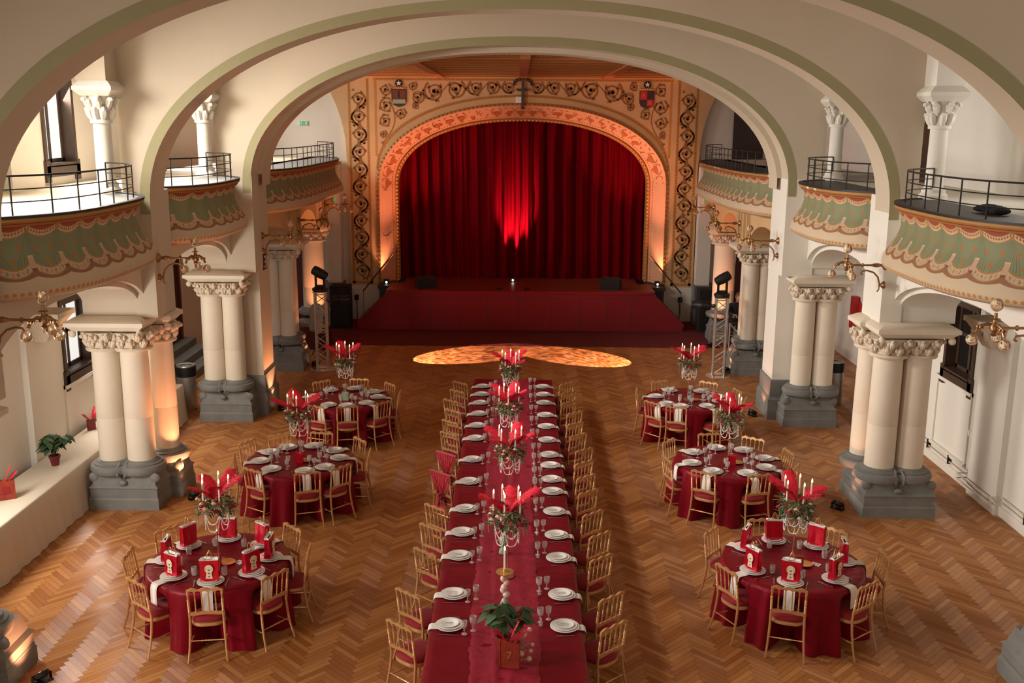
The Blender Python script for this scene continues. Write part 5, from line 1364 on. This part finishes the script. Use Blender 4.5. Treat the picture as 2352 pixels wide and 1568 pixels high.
for key, (cx, cy, nm, angs, rs) in TBL.items():
    od = seat_order(angs)
    # the cloth
    mb = MB(); N = 200; rows = []; rnd = random.Random(hash(nm) % 1000 if False else len(nm)*7+int(cx*10)); ph = [rnd.uniform(0, 6.28) for _ in range(4)]
    for z, kk in ((0.7565, 0.02), (0.7568, 0.5), (0.7566, 0.9), (0.755, 0.985), (0.745, 1.006), (0.70, 1.02), (0.62, 1.03), (0.5, 1.045), (0.35, 1.06), (0.2, 1.075), (0.08, 1.09), (0.006, 1.10)):
        row = []
        for i in range(N):
            a = 2*pi*i/N; r = RT*kk; dep = max(0, (0.74-z)/0.74)
            fold = 0.040*sin(a*9+ph[0]+0.8*sin(a*3+ph[1]))+0.032*sin(a*19+ph[2]+0.7*sin(a*4))+0.022*sin(a*5+ph[3])
            rr = r+fold*min(1, dep*1.5)
            if z < 0.66:
                push = 0
                for da, rb in zip(angs, rs):
                    q = ((math.degrees(a)-da+180) % 360)-180
                    want = rb-0.235-0.205-0.03; push = max(push, (rr-want)*math.exp(-(q/11.0)**4))
                rr -= max(0, push)*min(1, (0.66-z)/0.12)
            row.append((rr*cos(a), rr*sin(a), z+0.0))
        rows.append(row)
    mb.grid(rows, True); o = mb.build('tablecloth', 'satin', angle=70); o.location = (cx, cy, 0)
    tag(o, 'burgundy satin cloth draped over the %s round table' % nm, 'tablecloth', 'burgundy cloths on the round tables')
    for a, r in zip(angs, rs):
        A = math.radians(a); ro = r-0.225
        place(chair0, (cx+ro*cos(A), cy+ro*sin(A), 0), A+pi/2, 'gold spindle back chair at %s round table, %s' % (nm, ORD[od[a]].replace('clockwise from the nearest', 'clockwise from the nearest chair').replace('nearest the viewer', 'the one nearest the viewer')), 'gold chairs around the round tables')
LCH = [(-1.16, 9.49), (-1.15, 10.21), (-1.06, 11.3), (-1.06, 12.06), (-1.06, 12.74), (-1.08, 13.98), (-1.06, 14.85), (-1.10, 16.0), (-1.12, 16.68), (-1.11, 17.35), (-1.2, 18.02), (-1.12, 18.7), (-1.1, 19.32)]
RCH = [(0.98, 9.51), (1.01, 10.16), (0.98, 11.17), (1.02, 11.86), (0.98, 12.57), (0.97, 13.36), (0.98, 13.97), (0.99, 14.60), (1.03, 15.2), (0.98, 15.97), (0.96, 16.62), (0.99, 17.28), (0.92, 17.98), (0.95, 18.66), (0.94, 19.31)]
TX0, TX1 = -0.90, 0.71
for side, lst, sg in (('left', LCH, 1), ('right', RCH, -1)):
    for k, (x, y) in enumerate(lst):
        h = math.radians(49) if sg > 0 else math.radians(131)     # facing direction
        dx, dy = cos(h), sin(h); ox_, oy_ = x+dx*0.225-sg*0.04, y+dy*0.225
        draped = side == 'left' and k in (5, 6)
        place(chair0, (ox_, oy_, 0), h-pi/2, ('gold chair with red tulle on its back, %s in left row' if draped else 'gold spindle back chair, %%s of the %s row along the long table' % side) % (ROW[k]+' from the front'), 'gold chairs along the long table')
        if draped:
            t = thing('chair_sash', 'red tulle sash tied round the %s chair of the left long table row' % (ROW[k]+' from front'), 'sash', (ox_, oy_, 0), h-pi/2, 'red tulle chair sashes')
            mb = MB(); rows = []
            for j in range(9):
                z = 0.915-j*0.045; f_ = 1-0.75*(j/8)**1.2 if j < 7 else 0.3
                rows.append([(0.215*u*f_+0.004*sin(u*40), lean(z)-0.022-0.012*cos(u*23+j*0.5)-0.01*(j/8), z) for u in [q/24*2-1 for q in range(25)]])
            rows.insert(0, [(0.21*u, lean(0.92)+0.03, 0.915) for u in [q/24*2-1 for q in range(25)]]); mb.grid(rows)
            for q in range(3): mb.grid([[(0.03*(q-1)+0.05*(j/5)*(q-1)+0.03*u*(1+j*0.3), lean(0.55)-0.04-0.008*cos(u*5+q), 0.55-j*0.05) for u in (-1, -0.4, 0.2, 0.8)] for j in range(6)])
            mb.build('tulle', 'sheer', t, angle=80)
            mb = MB(); mb2 = MB(); rr = random.Random(k)
            for q in range(10): mb.blob((rr.uniform(-.05, .05), lean(0.56)-0.06+rr.uniform(-.02, .02), 0.56+rr.uniform(-.05, .05)), 0.022, 0.022, 0.022, 7, 5)
            for q in range(9): leafmesh(mb2, (0, lean(0.5)-0.05, 0.53), (rr.uniform(-.09, .09), lean(0.5)-0.06, 0.40+rr.uniform(-.06, .1)), 0.014)
            mb.build('berries', 'rose', t); mb2.build('leaves', 'leaf2', t, angle=80)
# long table
t = thing('long_table_cloth', 'burgundy satin cloth over the long central banquet table', 'tablecloth', (-0.095, 13.9, 0))
mb = MB(); HX, Y0, Y1 = 0.805, -6.4, 6.15; ny = 420
rows = []
cross = [(-HX+0.10, 0.02), (-HX+0.06, 0.2), (-HX-0.03+0.0, 0.55), (-HX-0.012, 0.70), (-HX-0.004, 0.745), (-HX+0.012, 0.7565)]+[(-HX+0.012+(2*HX-0.024)*q/22, 0.7572) for q in range(1, 22)]+[(HX-0.012, 0.7565), (HX+0.004, 0.745), (HX+0.012, 0.70), (HX+0.03, 0.55), (HX-0.06, 0.2), (HX-0.10, 0.02)]
for j in range(ny+1):
    y = Y0+(Y1-Y0)*j/ny; row = []
    for x, z in cross:
        dx = 0
        if z < 0.70: dx = (-1 if x < 0 else 1)*(0.02*sin(y*2*pi/0.31+x)+0.012*sin(y*2*pi/0.17))*min(1, (0.72-z)*3)-(-1 if x < 0 else 1)*0.16*min(1, (0.70-z)/0.12)
        zz = z
        if z > 0.7565:
            # folded creases and gentle ripples of the satin
            zz += 0.003*sin(y*2*pi/0.42+2.5*sin(x*3+y))+0.0016*sin(y*31+x*6)+0.006*math.exp(-(((y+0.06*sin(x*5+y*2)) % 0.61-0.3)/0.022)**2)
        row.append((x+dx, y, zz))
    rows.append(row)
mb.grid(rows); mb.build('cloth_top', 'satin', t, angle=80)
mb = MB(); rows = []
for z, o_ in ((0.7565, -0.015), (0.745, 0.0), (0.5, 0.02), (0.02, 0.03)): rows.append([(HX*(2*q/40-1), Y1+o_+0.01*sin(q*1.3)*(0.75-z), z) for q in range(41)])
mb.grid(rows); mb.build('end_drop', 'satin', t, angle=80)
mb = MB(); rows = []; ny = 460; nx = 26; rnd = random.Random(5)
for j in range(ny+1):
    y = -6.35+12.45*j/ny; row = []
    for i in range(nx+1):
        u = i/nx*2-1; hw = 0.355+0.012*sin(y*9)+0.006*sin(y*37)+0.02*sin(y*1.3); x = u*hw+0.01*sin(y*0.8)
        z = 0.7625+0.005*abs(sin(x*16+1.3*sin(y*1.7)+y*0.4))**2+0.003*sin(y*11+x*7)+(0.014*max(0, sin(y*0.9+1))*math.exp(-((x-0.04-0.05*sin(y*1.1))/0.018)**2))+(0.012*math.exp(-((x+0.10-0.04*sin(y*0.7))/0.015)**2))
        row.append((x, y, z-(0.004 if abs(u) > 0.97 else 0)))
    rows.append(row)
mb.grid(rows); o = mb.build('table_runner', 'runner', angle=80); o.location = (-0.11, 13.9, 0)
tag(o, 'crimson crushed velvet runner down the middle of the long table', 'table runner')
# ---------------------------------------------------------------- tableware prototypes
def plate(r, name, mat='china'):
    return MB().lathe([(r*0.50, 0.0), (r*0.58, 0.002), (r*0.68, 0.006), (r*0.96, 0.014), (r, 0.017), (r, 0.019), (r*0.96, 0.019), (r*0.70, 0.011), (r*0.62, 0.007), (r*0.3, 0.006)], seg=36).build(name, mat)
P1 = tag(plate(0.155, 'charger_plate'), '', 'plate'); P2 = tag(plate(0.132, 'dinner_plate'), '', 'plate')
P3 = tag(plate(0.102, 'dessert_plate'), '', 'plate')
mb = MB()
for sx, l in ((-0.014, 0.045), (0.014, 0.045)):
    mb.box(sx-0.0018, sx+0.0018, -l, l*0.6, 0.0072, 0.0080); mb.lathe([(0.005, 0.0072), (0.005, 0.008)], (sx, l*0.75, 0), 8)
mb.build('printed_cutlery_motif', 'ink', P3, smooth=False)
def napkin_mesh(e, drop):
    mb = MB(); w_ = 0.062; prof = [(0.06, 0.004), (0.0, 0.004), (-e+0.02, 0.004), (-e-0.004, 0.001), (-e-0.024, -0.02), (-e-0.034, -0.06), (-e-0.038, -drop*0.6), (-e-0.040, -drop)]
    top = [[(x, y+0.0, z+0.002*sin(x*60)) for x in (-w_, -w_*0.5, 0, w_*0.5, w_)] for y, z in prof]; bt = [[(x*0.999, y+(0.004 if z < -0.01 else 0), z-(0.003 if z >= -0.01 else 0)) for x, yy, z0 in r for y, z in [(yy, z0)]] for r in top]
    mb.grid(top); mb.grid(bt); return mb
NR = tag(napkin_mesh(0.235, 0.24).build('napkin', 'linen'), '', 'napkin'); NL = tag(napkin_mesh(0.20, 0.16).build('napkin', 'linen'), '', 'napkin')
fk = MB(); fk.box(-0.005, 0.005, -0.10, 0.03, 0.0, 0.003).frustum((-0.005, 0.005, 0.03, 0.05, 0.0), (-0.011, 0.011, 0.03, 0.052, 0.003))
for q in range(4): fk.box(-0.011+q*0.0063, -0.0075+q*0.0063, 0.05, 0.095, 0.001, 0.003)
FK = tag(fk.build('fork', 'silver', smooth=False), '', 'fork')
kn = MB(); kn.prism([(-0.006, -0.11), (0.006, -0.11), (0.005, 0.0), (0.009, 0.02), (0.009, 0.09), (0.002, 0.115), (-0.005, 0.0)], 0.0, 0.003)
KN = tag(kn.build('knife', 'silver', smooth=False), '', 'knife')
def goblet(h, r, name):
    pr = [(0.030, 0.0), (0.031, 0.002), (0.010, 0.006), (0.005, 0.014), (0.0045, h*0.25), (0.009, h*0.30), (0.005, h*0.35), (0.007, h*0.42), (r*0.75, h*0.50), (r*0.95, h*0.64), (r, h*0.98), (r*1.01, h), (r*0.96, h), (r*0.91, h*0.66), (r*0.6, h*0.52), (0.004, h*0.47)]
    mb = MB(); mb.lathe(pr, seg=20); return mb.build(name, 'glass')
G1 = tag(goblet(0.165, 0.036, 'wine_goblet'), '', 'glass'); G2 = tag(goblet(0.145, 0.033, 'water_goblet'), '', 'glass')
G3 = tag(MB().lathe([(0.026, 0.0), (0.031, 0.01), (0.034, 0.05), (0.031, 0.10), (0.029, 0.10), (0.032, 0.05), (0.028, 0.012), (0.004, 0.008)], seg=20).build('stemless_glass', 'glass'), '', 'glass')
fb = MB().lathe([(0.018, 0), (0.02, 0.01), (0.02, 0.04), (0.008, 0.055), (0.008, 0.07), (0.012, 0.072), (0.012, 0.08), (0.002, 0.085)], seg=14)
G4 = tag(fb.build('favour_bottle', 'glass'), '', 'bottle')
def gift_bag():
    t = thing('gift_bag', 'x', 'gift bag')
    mb = MB(); rnd = random.Random(2); rows = []
    for k, (z, hx, hy) in enumerate(((0.0, 0.072, 0.034), (0.02, 0.073, 0.035), (0.06, 0.072, 0.030), (0.11, 0.074, 0.026), (0.16, 0.077, 0.024))):
        ring = []
        for q in range(8):
            for (ax, ay), (bx, by) in (((-1, -1), (1, -1)), ):
                pass
        pts = [(-hx, -hy), (-hx*0.5, -hy-0.003*(k % 2)), (0, -hy+0.004*(k % 2)), (hx*0.5, -hy), (hx, -hy), (hx-0.010*(k > 1)*k/4, 0), (hx, hy), (hx*0.5, hy+0.003), (0, hy-0.003), (-hx*0.5, hy), (-hx, hy), (-hx+0.010*(k > 1)*k/4, 0)]
        rows.append([(x+rnd.uniform(-.002, .002), y+rnd.uniform(-.002, .002), z) for x, y in pts])
    mb.grid(rows, True); mb.add(rows[0], [tuple(reversed(range(12)))]); bb = mb.build('bag_body', 'redbag', t, angle=12)
    for sg in (-1, 1): MB().tube([(-0.028+0.056*q/10, sg*0.02, 0.15+0.075*sin(pi*q/10)) for q in range(11)], 0.0022, 6).build('bag_handle', 'golden', bb)
    mb = MB(); rr = random.Random(3)
    rows = [[(x*0.96, y*0.9, 0.155) for x, y, z in rows[-1]], [(x*1.0+rr.uniform(-.004, .004), y*1.1+rr.uniform(-.004, .004), 0.168+rr.uniform(-.008, .012)) for x, y, z in rows[-1]], [(x*0.5, y*0.3, 0.16) for x, y, z in rows[-1]]]
    mb.grid(rows, True); mb.build('tissue_paper', 'tissue', bb, angle=20)
    mb = MB(); out = [(0.034*cos(a), 0.098+0.034*sin(a)) for a in [(-50+q*28)*pi/180 for q in range(11)]]
    out = out+[(-0.020, 0.07), (-0.028, 0.022), (0.028, 0.022), (0.020, 0.07)]
    mb.prism(out, -0.043, -0.040, 'XZ'); mb.mat(1)
    for q in range(3): mb.box(-0.006, 0.006, -0.0445, -0.043, 0.035+q*0.025, 0.045+q*0.025)
    mb.box(-0.026, -0.022, -0.0445, -0.043, 0.095, 0.103).box(0.022, 0.026, -0.0445, -0.043, 0.095, 0.103); mb.build('keyhole_tag', ['tag', 'redwood'], bb, smooth=False)
    bb.scale = (1.42, 1.2, 1.55)
    return t
BAG = gift_bag()
TZ = 0.7590
def setting(px_, py_, ang, kind, w1, w2, where_g, e='R'):
    """ang = direction the diner faces; w1 'on the ..', w2 short place words"""
    f = Vector((cos(ang), sin(ang), 0)); r = Vector((sin(ang), -cos(ang), 0)); rz = ang-pi/2; p = Vector((px_, py_, 0))
    def at(a, b, z): q = p+r*a+f*b; return (q.x, q.y, z)
    lab = '%s, ' + '%s, %s' % (w1, w2)
    place(NR if e == 'R' else NL, at(0, 0, TZ+0.0035 if e == 'R' else TZ+0.0035), rz, lab % 'white napkin hanging under plates', where_g+' napkins')
    z = TZ+0.0085
    place(P1, at(0, 0, z), rz, lab % 'large white bottom plate', where_g+' plates')
    place(P2, at(0, 0, z+0.0115), rz, lab % 'white middle plate of the stack', where_g+' plates')
    place(P3, at(0, 0, z+0.023), rz, lab % 'small white top plate', where_g+' plates')
    zc = TZ+0.002 if e == 'R' else TZ+0.006
    place(FK, at(-0.185, 0.0, zc), rz+0.08, lab % 'silver fork', where_g+' cutlery')
    place(KN, at(0.185, 0.0, zc), rz-0.05, lab % 'silver knife', where_g+' cutlery')
    if kind == 'bag':
        place(G3, at(0.13, 0.19, zc), rz, lab % 'clear stemless glass', where_g+' glasses')
        place(BAG, at(0.0, 0.0, z+0.031), rz+0.15*sin(px_*9), lab % 'shiny red gift bag with keyhole tag', where_g+' gift bags')
    else:
        place(G1, at(0.10, 0.255, zc+0.004), rz, lab % 'tall clear goblet', where_g+' glasses')
        place(G2, at(0.165, 0.165, zc+0.002), rz, lab % 'shorter clear goblet', where_g+' glasses')
for key, (cx, cy, nm, angs, rs) in TBL.items():
    od = seat_order(angs)
    for a, r in zip(angs, rs):
        A = math.radians(a); rp = 0.615
        setting(cx+rp*cos(A), cy+rp*sin(A), A+pi, 'bag' if key in ('L1', 'R1') else 'glass', '%s round table' % nm, ORD[od[a]].replace('nearest the viewer', 'place nearest the viewer').replace(' from the nearest', ' of nearest'), nm+' round table')
LP = [9.66, 10.37, 11.39, 12.11, 12.91, 13.98, 14.96, 16.04, 16.76, 17.48, 18.2, 18.81, 19.4]
RP = [9.66, 10.38, 11.35, 12.04, 12.84, 13.6, 14.1, 14.72, 15.22, 15.98, 16.74, 17.43, 18.23, 18.82, 19.41]
for k, y in enumerate(LP): setting(-0.70, y, 0.0, 'glass', 'long table left side', ROW[k]+' from front', 'long table left side', 'L')
for k, y in enumerate(RP):
    setting(0.51+0.01*(k < 9), y, pi, 'glass', 'long table right side', ROW[k]+' from front', 'long table right side', 'L')
    if k < 8: place(G4, (0.27, y+0.03, TZ+0.006), 0, 'tiny clear favour bottle, long table right side, %s from front' % ROW[k], 'favour bottles')
# ---------------------------------------------------------------- candelabra with flowers
def candelabra():
    t = thing('candelabra', 'x', 'candelabra')
    MB().lathe([(0.085, 0), (0.085, 0.008), (0.05, 0.018), (0.018, 0.03), (0.012, 0.05)], seg=24).build('base', 'copper', t)
    MB().turned((0, 0, 0.04), (0, 0, 0.72), [(0, 1), (0.05, 1.8), (0.08, 1), (0.45, 0.9), (0.5, 2.0), (0.53, 0.9), (0.9, 0.9), (0.93, 1.8), (1, 1)], 10, 0.009).build('stem', 'copper', t)
    for k in range(5):
        a = k*2*pi/5+0.3 if k < 5 else 0; dx, dy = cos(a), sin(a)
        mb = MB().tube([(0, 0, 0.66), (0.06*dx, 0.06*dy, 0.63), (0.13*dx, 0.13*dy, 0.66), (0.165*dx, 0.165*dy, 0.74), (0.165*dx, 0.165*dy, 0.79)], 0.006, 7); mb.lathe([(0.008, 0.78), (0.024, 0.79), (0.026, 0.80), (0.014, 0.802), (0.014, 0.825), (0.0105, 0.825)], (0.165*dx, 0.165*dy, 0), 12); mb.build('arm', 'copper', t)
        a2 = a+2*pi/5
        p, q = Vector((0.155*cos(a), 0.155*sin(a), 0.68)), Vector((0.155*cos(a2), 0.155*sin(a2), 0.68))
        for dep in (0.17, 0.26):
            mb = MB(); n = 34
            for i in range(n+1):
                u = i/n; c = p.lerp(q, u); z = c.z-dep*(1-(2*u-1)**2)**0.75 if dep < 0.2 else c.z-dep*(1-(2*u-1)**4)
                mb.blob((c.x, c.y, z), 0.0062, 0.0062, 0.0062, 6, 4)
            mb.tube([(p.lerp(q, i/16).x, p.lerp(q, i/16).y, p.z-dep*(1-(2*i/16-1)**2)**0.75 if dep < 0.2 else p.z-dep*(1-(2*i/16-1)**4)) for i in range(17)], 0.0025, 4)
            mb.build('pearl_garland', 'pearl', t)
    return t
def candle(h):
    t = thing('candle', 'x', 'candle')
    wx = MB().lathe([(0.011, 0), (0.011, h), (0.006, h+0.002)], seg=14).build('wax', 'wax', t)
    MB().lathe([(0.002, h+0.002), (0.0095, h+0.012), (0.008, h+0.028), (0.001, h+0.050)], seg=10).build('flame', 'flame', wx); return t
CN = candle(0.235)
def bouquet(seed):
    rnd = random.Random(seed); t = thing('flower_arrangement', 'x', 'flowers')
    lf = MB(); sg = MB()
    for k in range(300):
        a = rnd.uniform(0, 2*pi); r = 0.205*sqrt(rnd.random()); z = 0.72+rnd.uniform(-0.10, 0.14); l = rnd.uniform(0.04, 0.085)
        b = Vector((r*cos(a), r*sin(a), z)); d = Vector((cos(a+rnd.uniform(-1, 1)), sin(a+rnd.uniform(-1, 1)), rnd.uniform(-0.7, 0.8)))
        leafmesh(lf if k % 3 else sg, b, b+d*l, 0.011+0.006*rnd.random(), 0.01)
    for k in range(7):
        a = rnd.uniform(0, 2*pi); r = rnd.uniform(0.15, 0.23); n = 9
        for q in range(n): sg.blob((r*cos(a)+0.004*sin(q), r*sin(a), 0.70-q*0.020), 0.012*(1-q/14), 0.012*(1-q/14), 0.014, 6, 4)
    lf.build('foliage', 'leaf', t, angle=80); sg.build('trailing_amaranth', 'leaf2', t, angle=80)['kind'] = 'stuff'
    def rose(mb, c, r):
        mb.blob(c, r*0.55, r*0.55, r*0.6, 8, 6)
        for q in range(9):
            a = q*2.4; rr = r*(0.35+0.05*q); mb.blob((c[0]+rr*cos(a), c[1]+rr*sin(a), c[2]-r*0.05*q*0.6), r*0.42, r*0.42, r*0.30, 7, 4)
    for k in range(4):
        a = -pi/2+(-0.7, 0.3, 1.6, 3.0)[k]+rnd.uniform(-.2, .2); mb = MB(); rose(mb, (0.19*cos(a), 0.19*sin(a), 0.72+rnd.uniform(-.03, .05)), 0.048); mb.build('red_rose', 'rose', t)
    for k in range(9):
        a = rnd.uniform(0, 2*pi); mb = MB(); rose(mb, (0.20*cos(a), 0.20*sin(a), 0.72+rnd.uniform(-.08, .12)), 0.03); mb.build('blush_bloom', 'blush', t)
    mb = MB()
    for k in range(30):
        a = rnd.uniform(0, 2*pi); r = rnd.uniform(0.1, 0.21); mb.blob((r*cos(a), r*sin(a), 0.74+rnd.uniform(-.08, .12)), 0.008, 0.008, 0.008, 6, 4)
    mb.build('gold_berries', 'golden', t)['kind'] = 'stuff'
    for k in range(5):
        a = k*2*pi/5+rnd.uniform(-.35, .35); mb = MB(); feather(mb, (0.02*cos(a), 0.02*sin(a), 0.78), (cos(a), sin(a), rnd.uniform(1.1, 2.4)), rnd.uniform(0.36, 0.45), 0.75, 0.11, seed*9+k, 70); mb.build('ostrich_feather', 'feather', t, angle=180)
    return t
CD = candelabra(); BQ = [bouquet(11), bouquet(23)]
spots_c = [(-3.62, 11.24, 'on the front left round table'), (-3.42, 14.95, 'on the middle left round table'), (-3.31, 18.54, 'on the back left round table'), (3.38, 11.34, 'on the front right round table'), (3.35, 15.03, 'on the middle right round table'), (3.31, 18.66, 'on the back right round table'),
           (-0.10, 10.86, 'nearest the viewer on the long table'), (-0.10, 13.27, 'second from the front on the long table'), (-0.13, 15.47, 'third from the front on the long table'), (-0.13, 17.95, 'farthest on the long table')]
for i, (x, y, nm) in enumerate(spots_c):
    z = TZ+(0.012 if abs(x) < 1 else -0.001); rot = i*0.7
    place(CD, (x, y, z), rot, 'tall rose gold candelabra with pearl strings, %s' % nm, 'rose gold candelabras')
    place(BQ[i % 2], (x, y, z), rot*1.3, 'red feather and rose ball, candelabra %s' % nm, 'feather flower arrangements')
    cd = sorted(range(5), key=lambda k: cos(rot+0.3+k*2*pi/5))
    for k in range(5):
        a = rot+0.3+k*2*pi/5; place(CN, (x+0.165*cos(a), y+0.165*sin(a), z+0.803), 0, 'lit ivory candle, %s from left, candelabra %s' % (ROW[cd.index(k)], nm), 'candles in the candelabras')
# porcelain candlesticks on the runner
def stick(x, y, label, bird):
    z = TZ+0.012; t = thing('candlestick', label, 'candlestick', (x, y, z))
    MB().lathe([(0.055, 0), (0.055, 0.01), (0.045, 0.05), (0.02, 0.07), (0.015, 0.09), (0.04, 0.11), (0.05, 0.15), (0.03, 0.20), (0.015, 0.22)], seg=20).build('lower_stem', 'celadon', t)
    mb = MB()
    for q in range(5): mb.blob((0.02*cos(q*2.2), 0.02*sin(q*2.2), 0.26+0.045*q), 0.042-0.003*q, 0.038, 0.04, 10, 7)
    mb.build('porcelain_figures', 'porcelain', t)
    MB().lathe([(0.012, 0.46), (0.02, 0.50), (0.09, 0.515), (0.095, 0.525), (0.05, 0.522), (0.02, 0.53), (0.016, 0.555), (0.011, 0.555)], seg=28).build('drip_tray', 'golden', t)
    place(CN, (x, y, z+0.535), 0, 'lit ivory candle standing in the %s' % ('front porcelain candlestick' if bird else 'rear porcelain candlestick'), 'candles in the candlesticks')
stick(-0.12, 9.87, 'porcelain candlestick with gold drip tray behind the leafy red plant', True)
stick(-0.16, 11.5, 'celadon porcelain candlestick behind the nearest long table candelabra', False)
poinsettia('leafy poinsettia with red bracts behind the number seven box', (-0.12, 9.18, TZ+0.012), True, 'pot', 0.42, 9)
small_box('red and gold book shaped box numbered 7 at the front of the long table', (-0.055, 8.86, TZ+0.014), -0.12, 0.20, 0.07, 0.27, 'book', True, '7')
t = thing('flower_sprig', 'spray of cream roses and trailing buds right of the numbered box', 'flowers', (0.06, 8.95, TZ+0.012))
mb = MB(); rnd = random.Random(8)
for x, z, r in ((0.02, 0.30, 0.036), (0.08, 0.35, 0.024), (0.11, 0.19, 0.02), (0.095, 0.12, 0.02), (0.0, 0.09, 0.03), (0.08, 0.035, 0.026)):
    mb.blob((x, 0, z), r, r, r, 10, 7)
    for q in range(5): mb.blob((x+r*0.5*cos(q*1.26), -r*0.3, z+r*0.5*sin(q*1.26)), r*0.55, r*0.5, r*0.5, 7, 5)
mb.build('cream_blooms', 'blush', t)
mb = MB().tube([(-0.03, 0.03, 0.0), (0.0, 0, 0.28), (0.08, 0, 0.33)], 0.004, 6).tube([(0.02, 0, 0.28), (0.07, 0.0, 0.18), (0.09, 0, 0.05)], 0.003, 6)
for k in range(7): leafmesh(mb, (0.02, 0.0, 0.20-0.03*k), (0.02+rnd.uniform(-.08, .08), 0.02, 0.24-0.035*k), 0.02, 0.01)
mb.build('stems_and_leaves', 'leaf2', t, angle=80)
mb = MB()
for k in range(12): mb.blob((-0.16+rnd.uniform(-.03, .03), 0.05, 0.02+rnd.random()*0.3), 0.016, 0.012, 0.02, 6, 4)
mb.build('red_petals', 'rose', t)
# table number boxes and small things on the round tables
NUM = {'L1': ('2', 'book'), 'R1': ('3', 'book'), 'L2': (None, 'redbag'), 'R2': (None, 'redbag'), 'L3': (None, 'celadon'), 'R3': (None, 'grey')}
for key, (txt, mat) in NUM.items():
    cx, cy, nm = TBL[key][:3]
    small_box({'book': 'red and gold numbered box', 'redbag': 'red glass table number box', 'celadon': 'grey green table number card box', 'grey': 'dark grey table number card box'}[mat]+' at the centre of the %s round table' % nm, (cx+0.02, cy-0.17, TZ), -0.1, 0.12, 0.05, 0.16, mat, False, txt)
    mb = MB().lathe([(0.05, 0), (0.09, 0.012), (0.095, 0.02), (0.06, 0.014), (0.02, 0.01)], seg=24); o = mb.build('gold_dish', 'golden'); o.location = (cx+0.13, cy-0.08, TZ); tag(o, 'small gold dish beside the number box on the %s round table' % nm, 'dish')
    mb = MB(); mb.mat(0).box(-0.04, 0.04, -0.055, 0.055, 0, 0.003); mb.mat(1)
    for q in range(4): mb.box(-0.025+0.03*(q % 2), -0.01+0.03*(q % 2), -0.035+0.04*(q//2), -0.015+0.04*(q//2), 0.003, 0.0036)
    o = mb.build('paper_card', ['tissue', 'ink'], smooth=False); o.location = (cx+0.27, cy-0.06, TZ); o.rotation_euler = (0, 0, 0.9); tag(o, 'small white printed card lying on the %s round table' % nm, 'card')
for o in [q for q in (P1, P2, P3, NR, NL, FK, KN, G1, G2, G3, G4) if q.name not in used]: bpy.data.objects.remove(o)
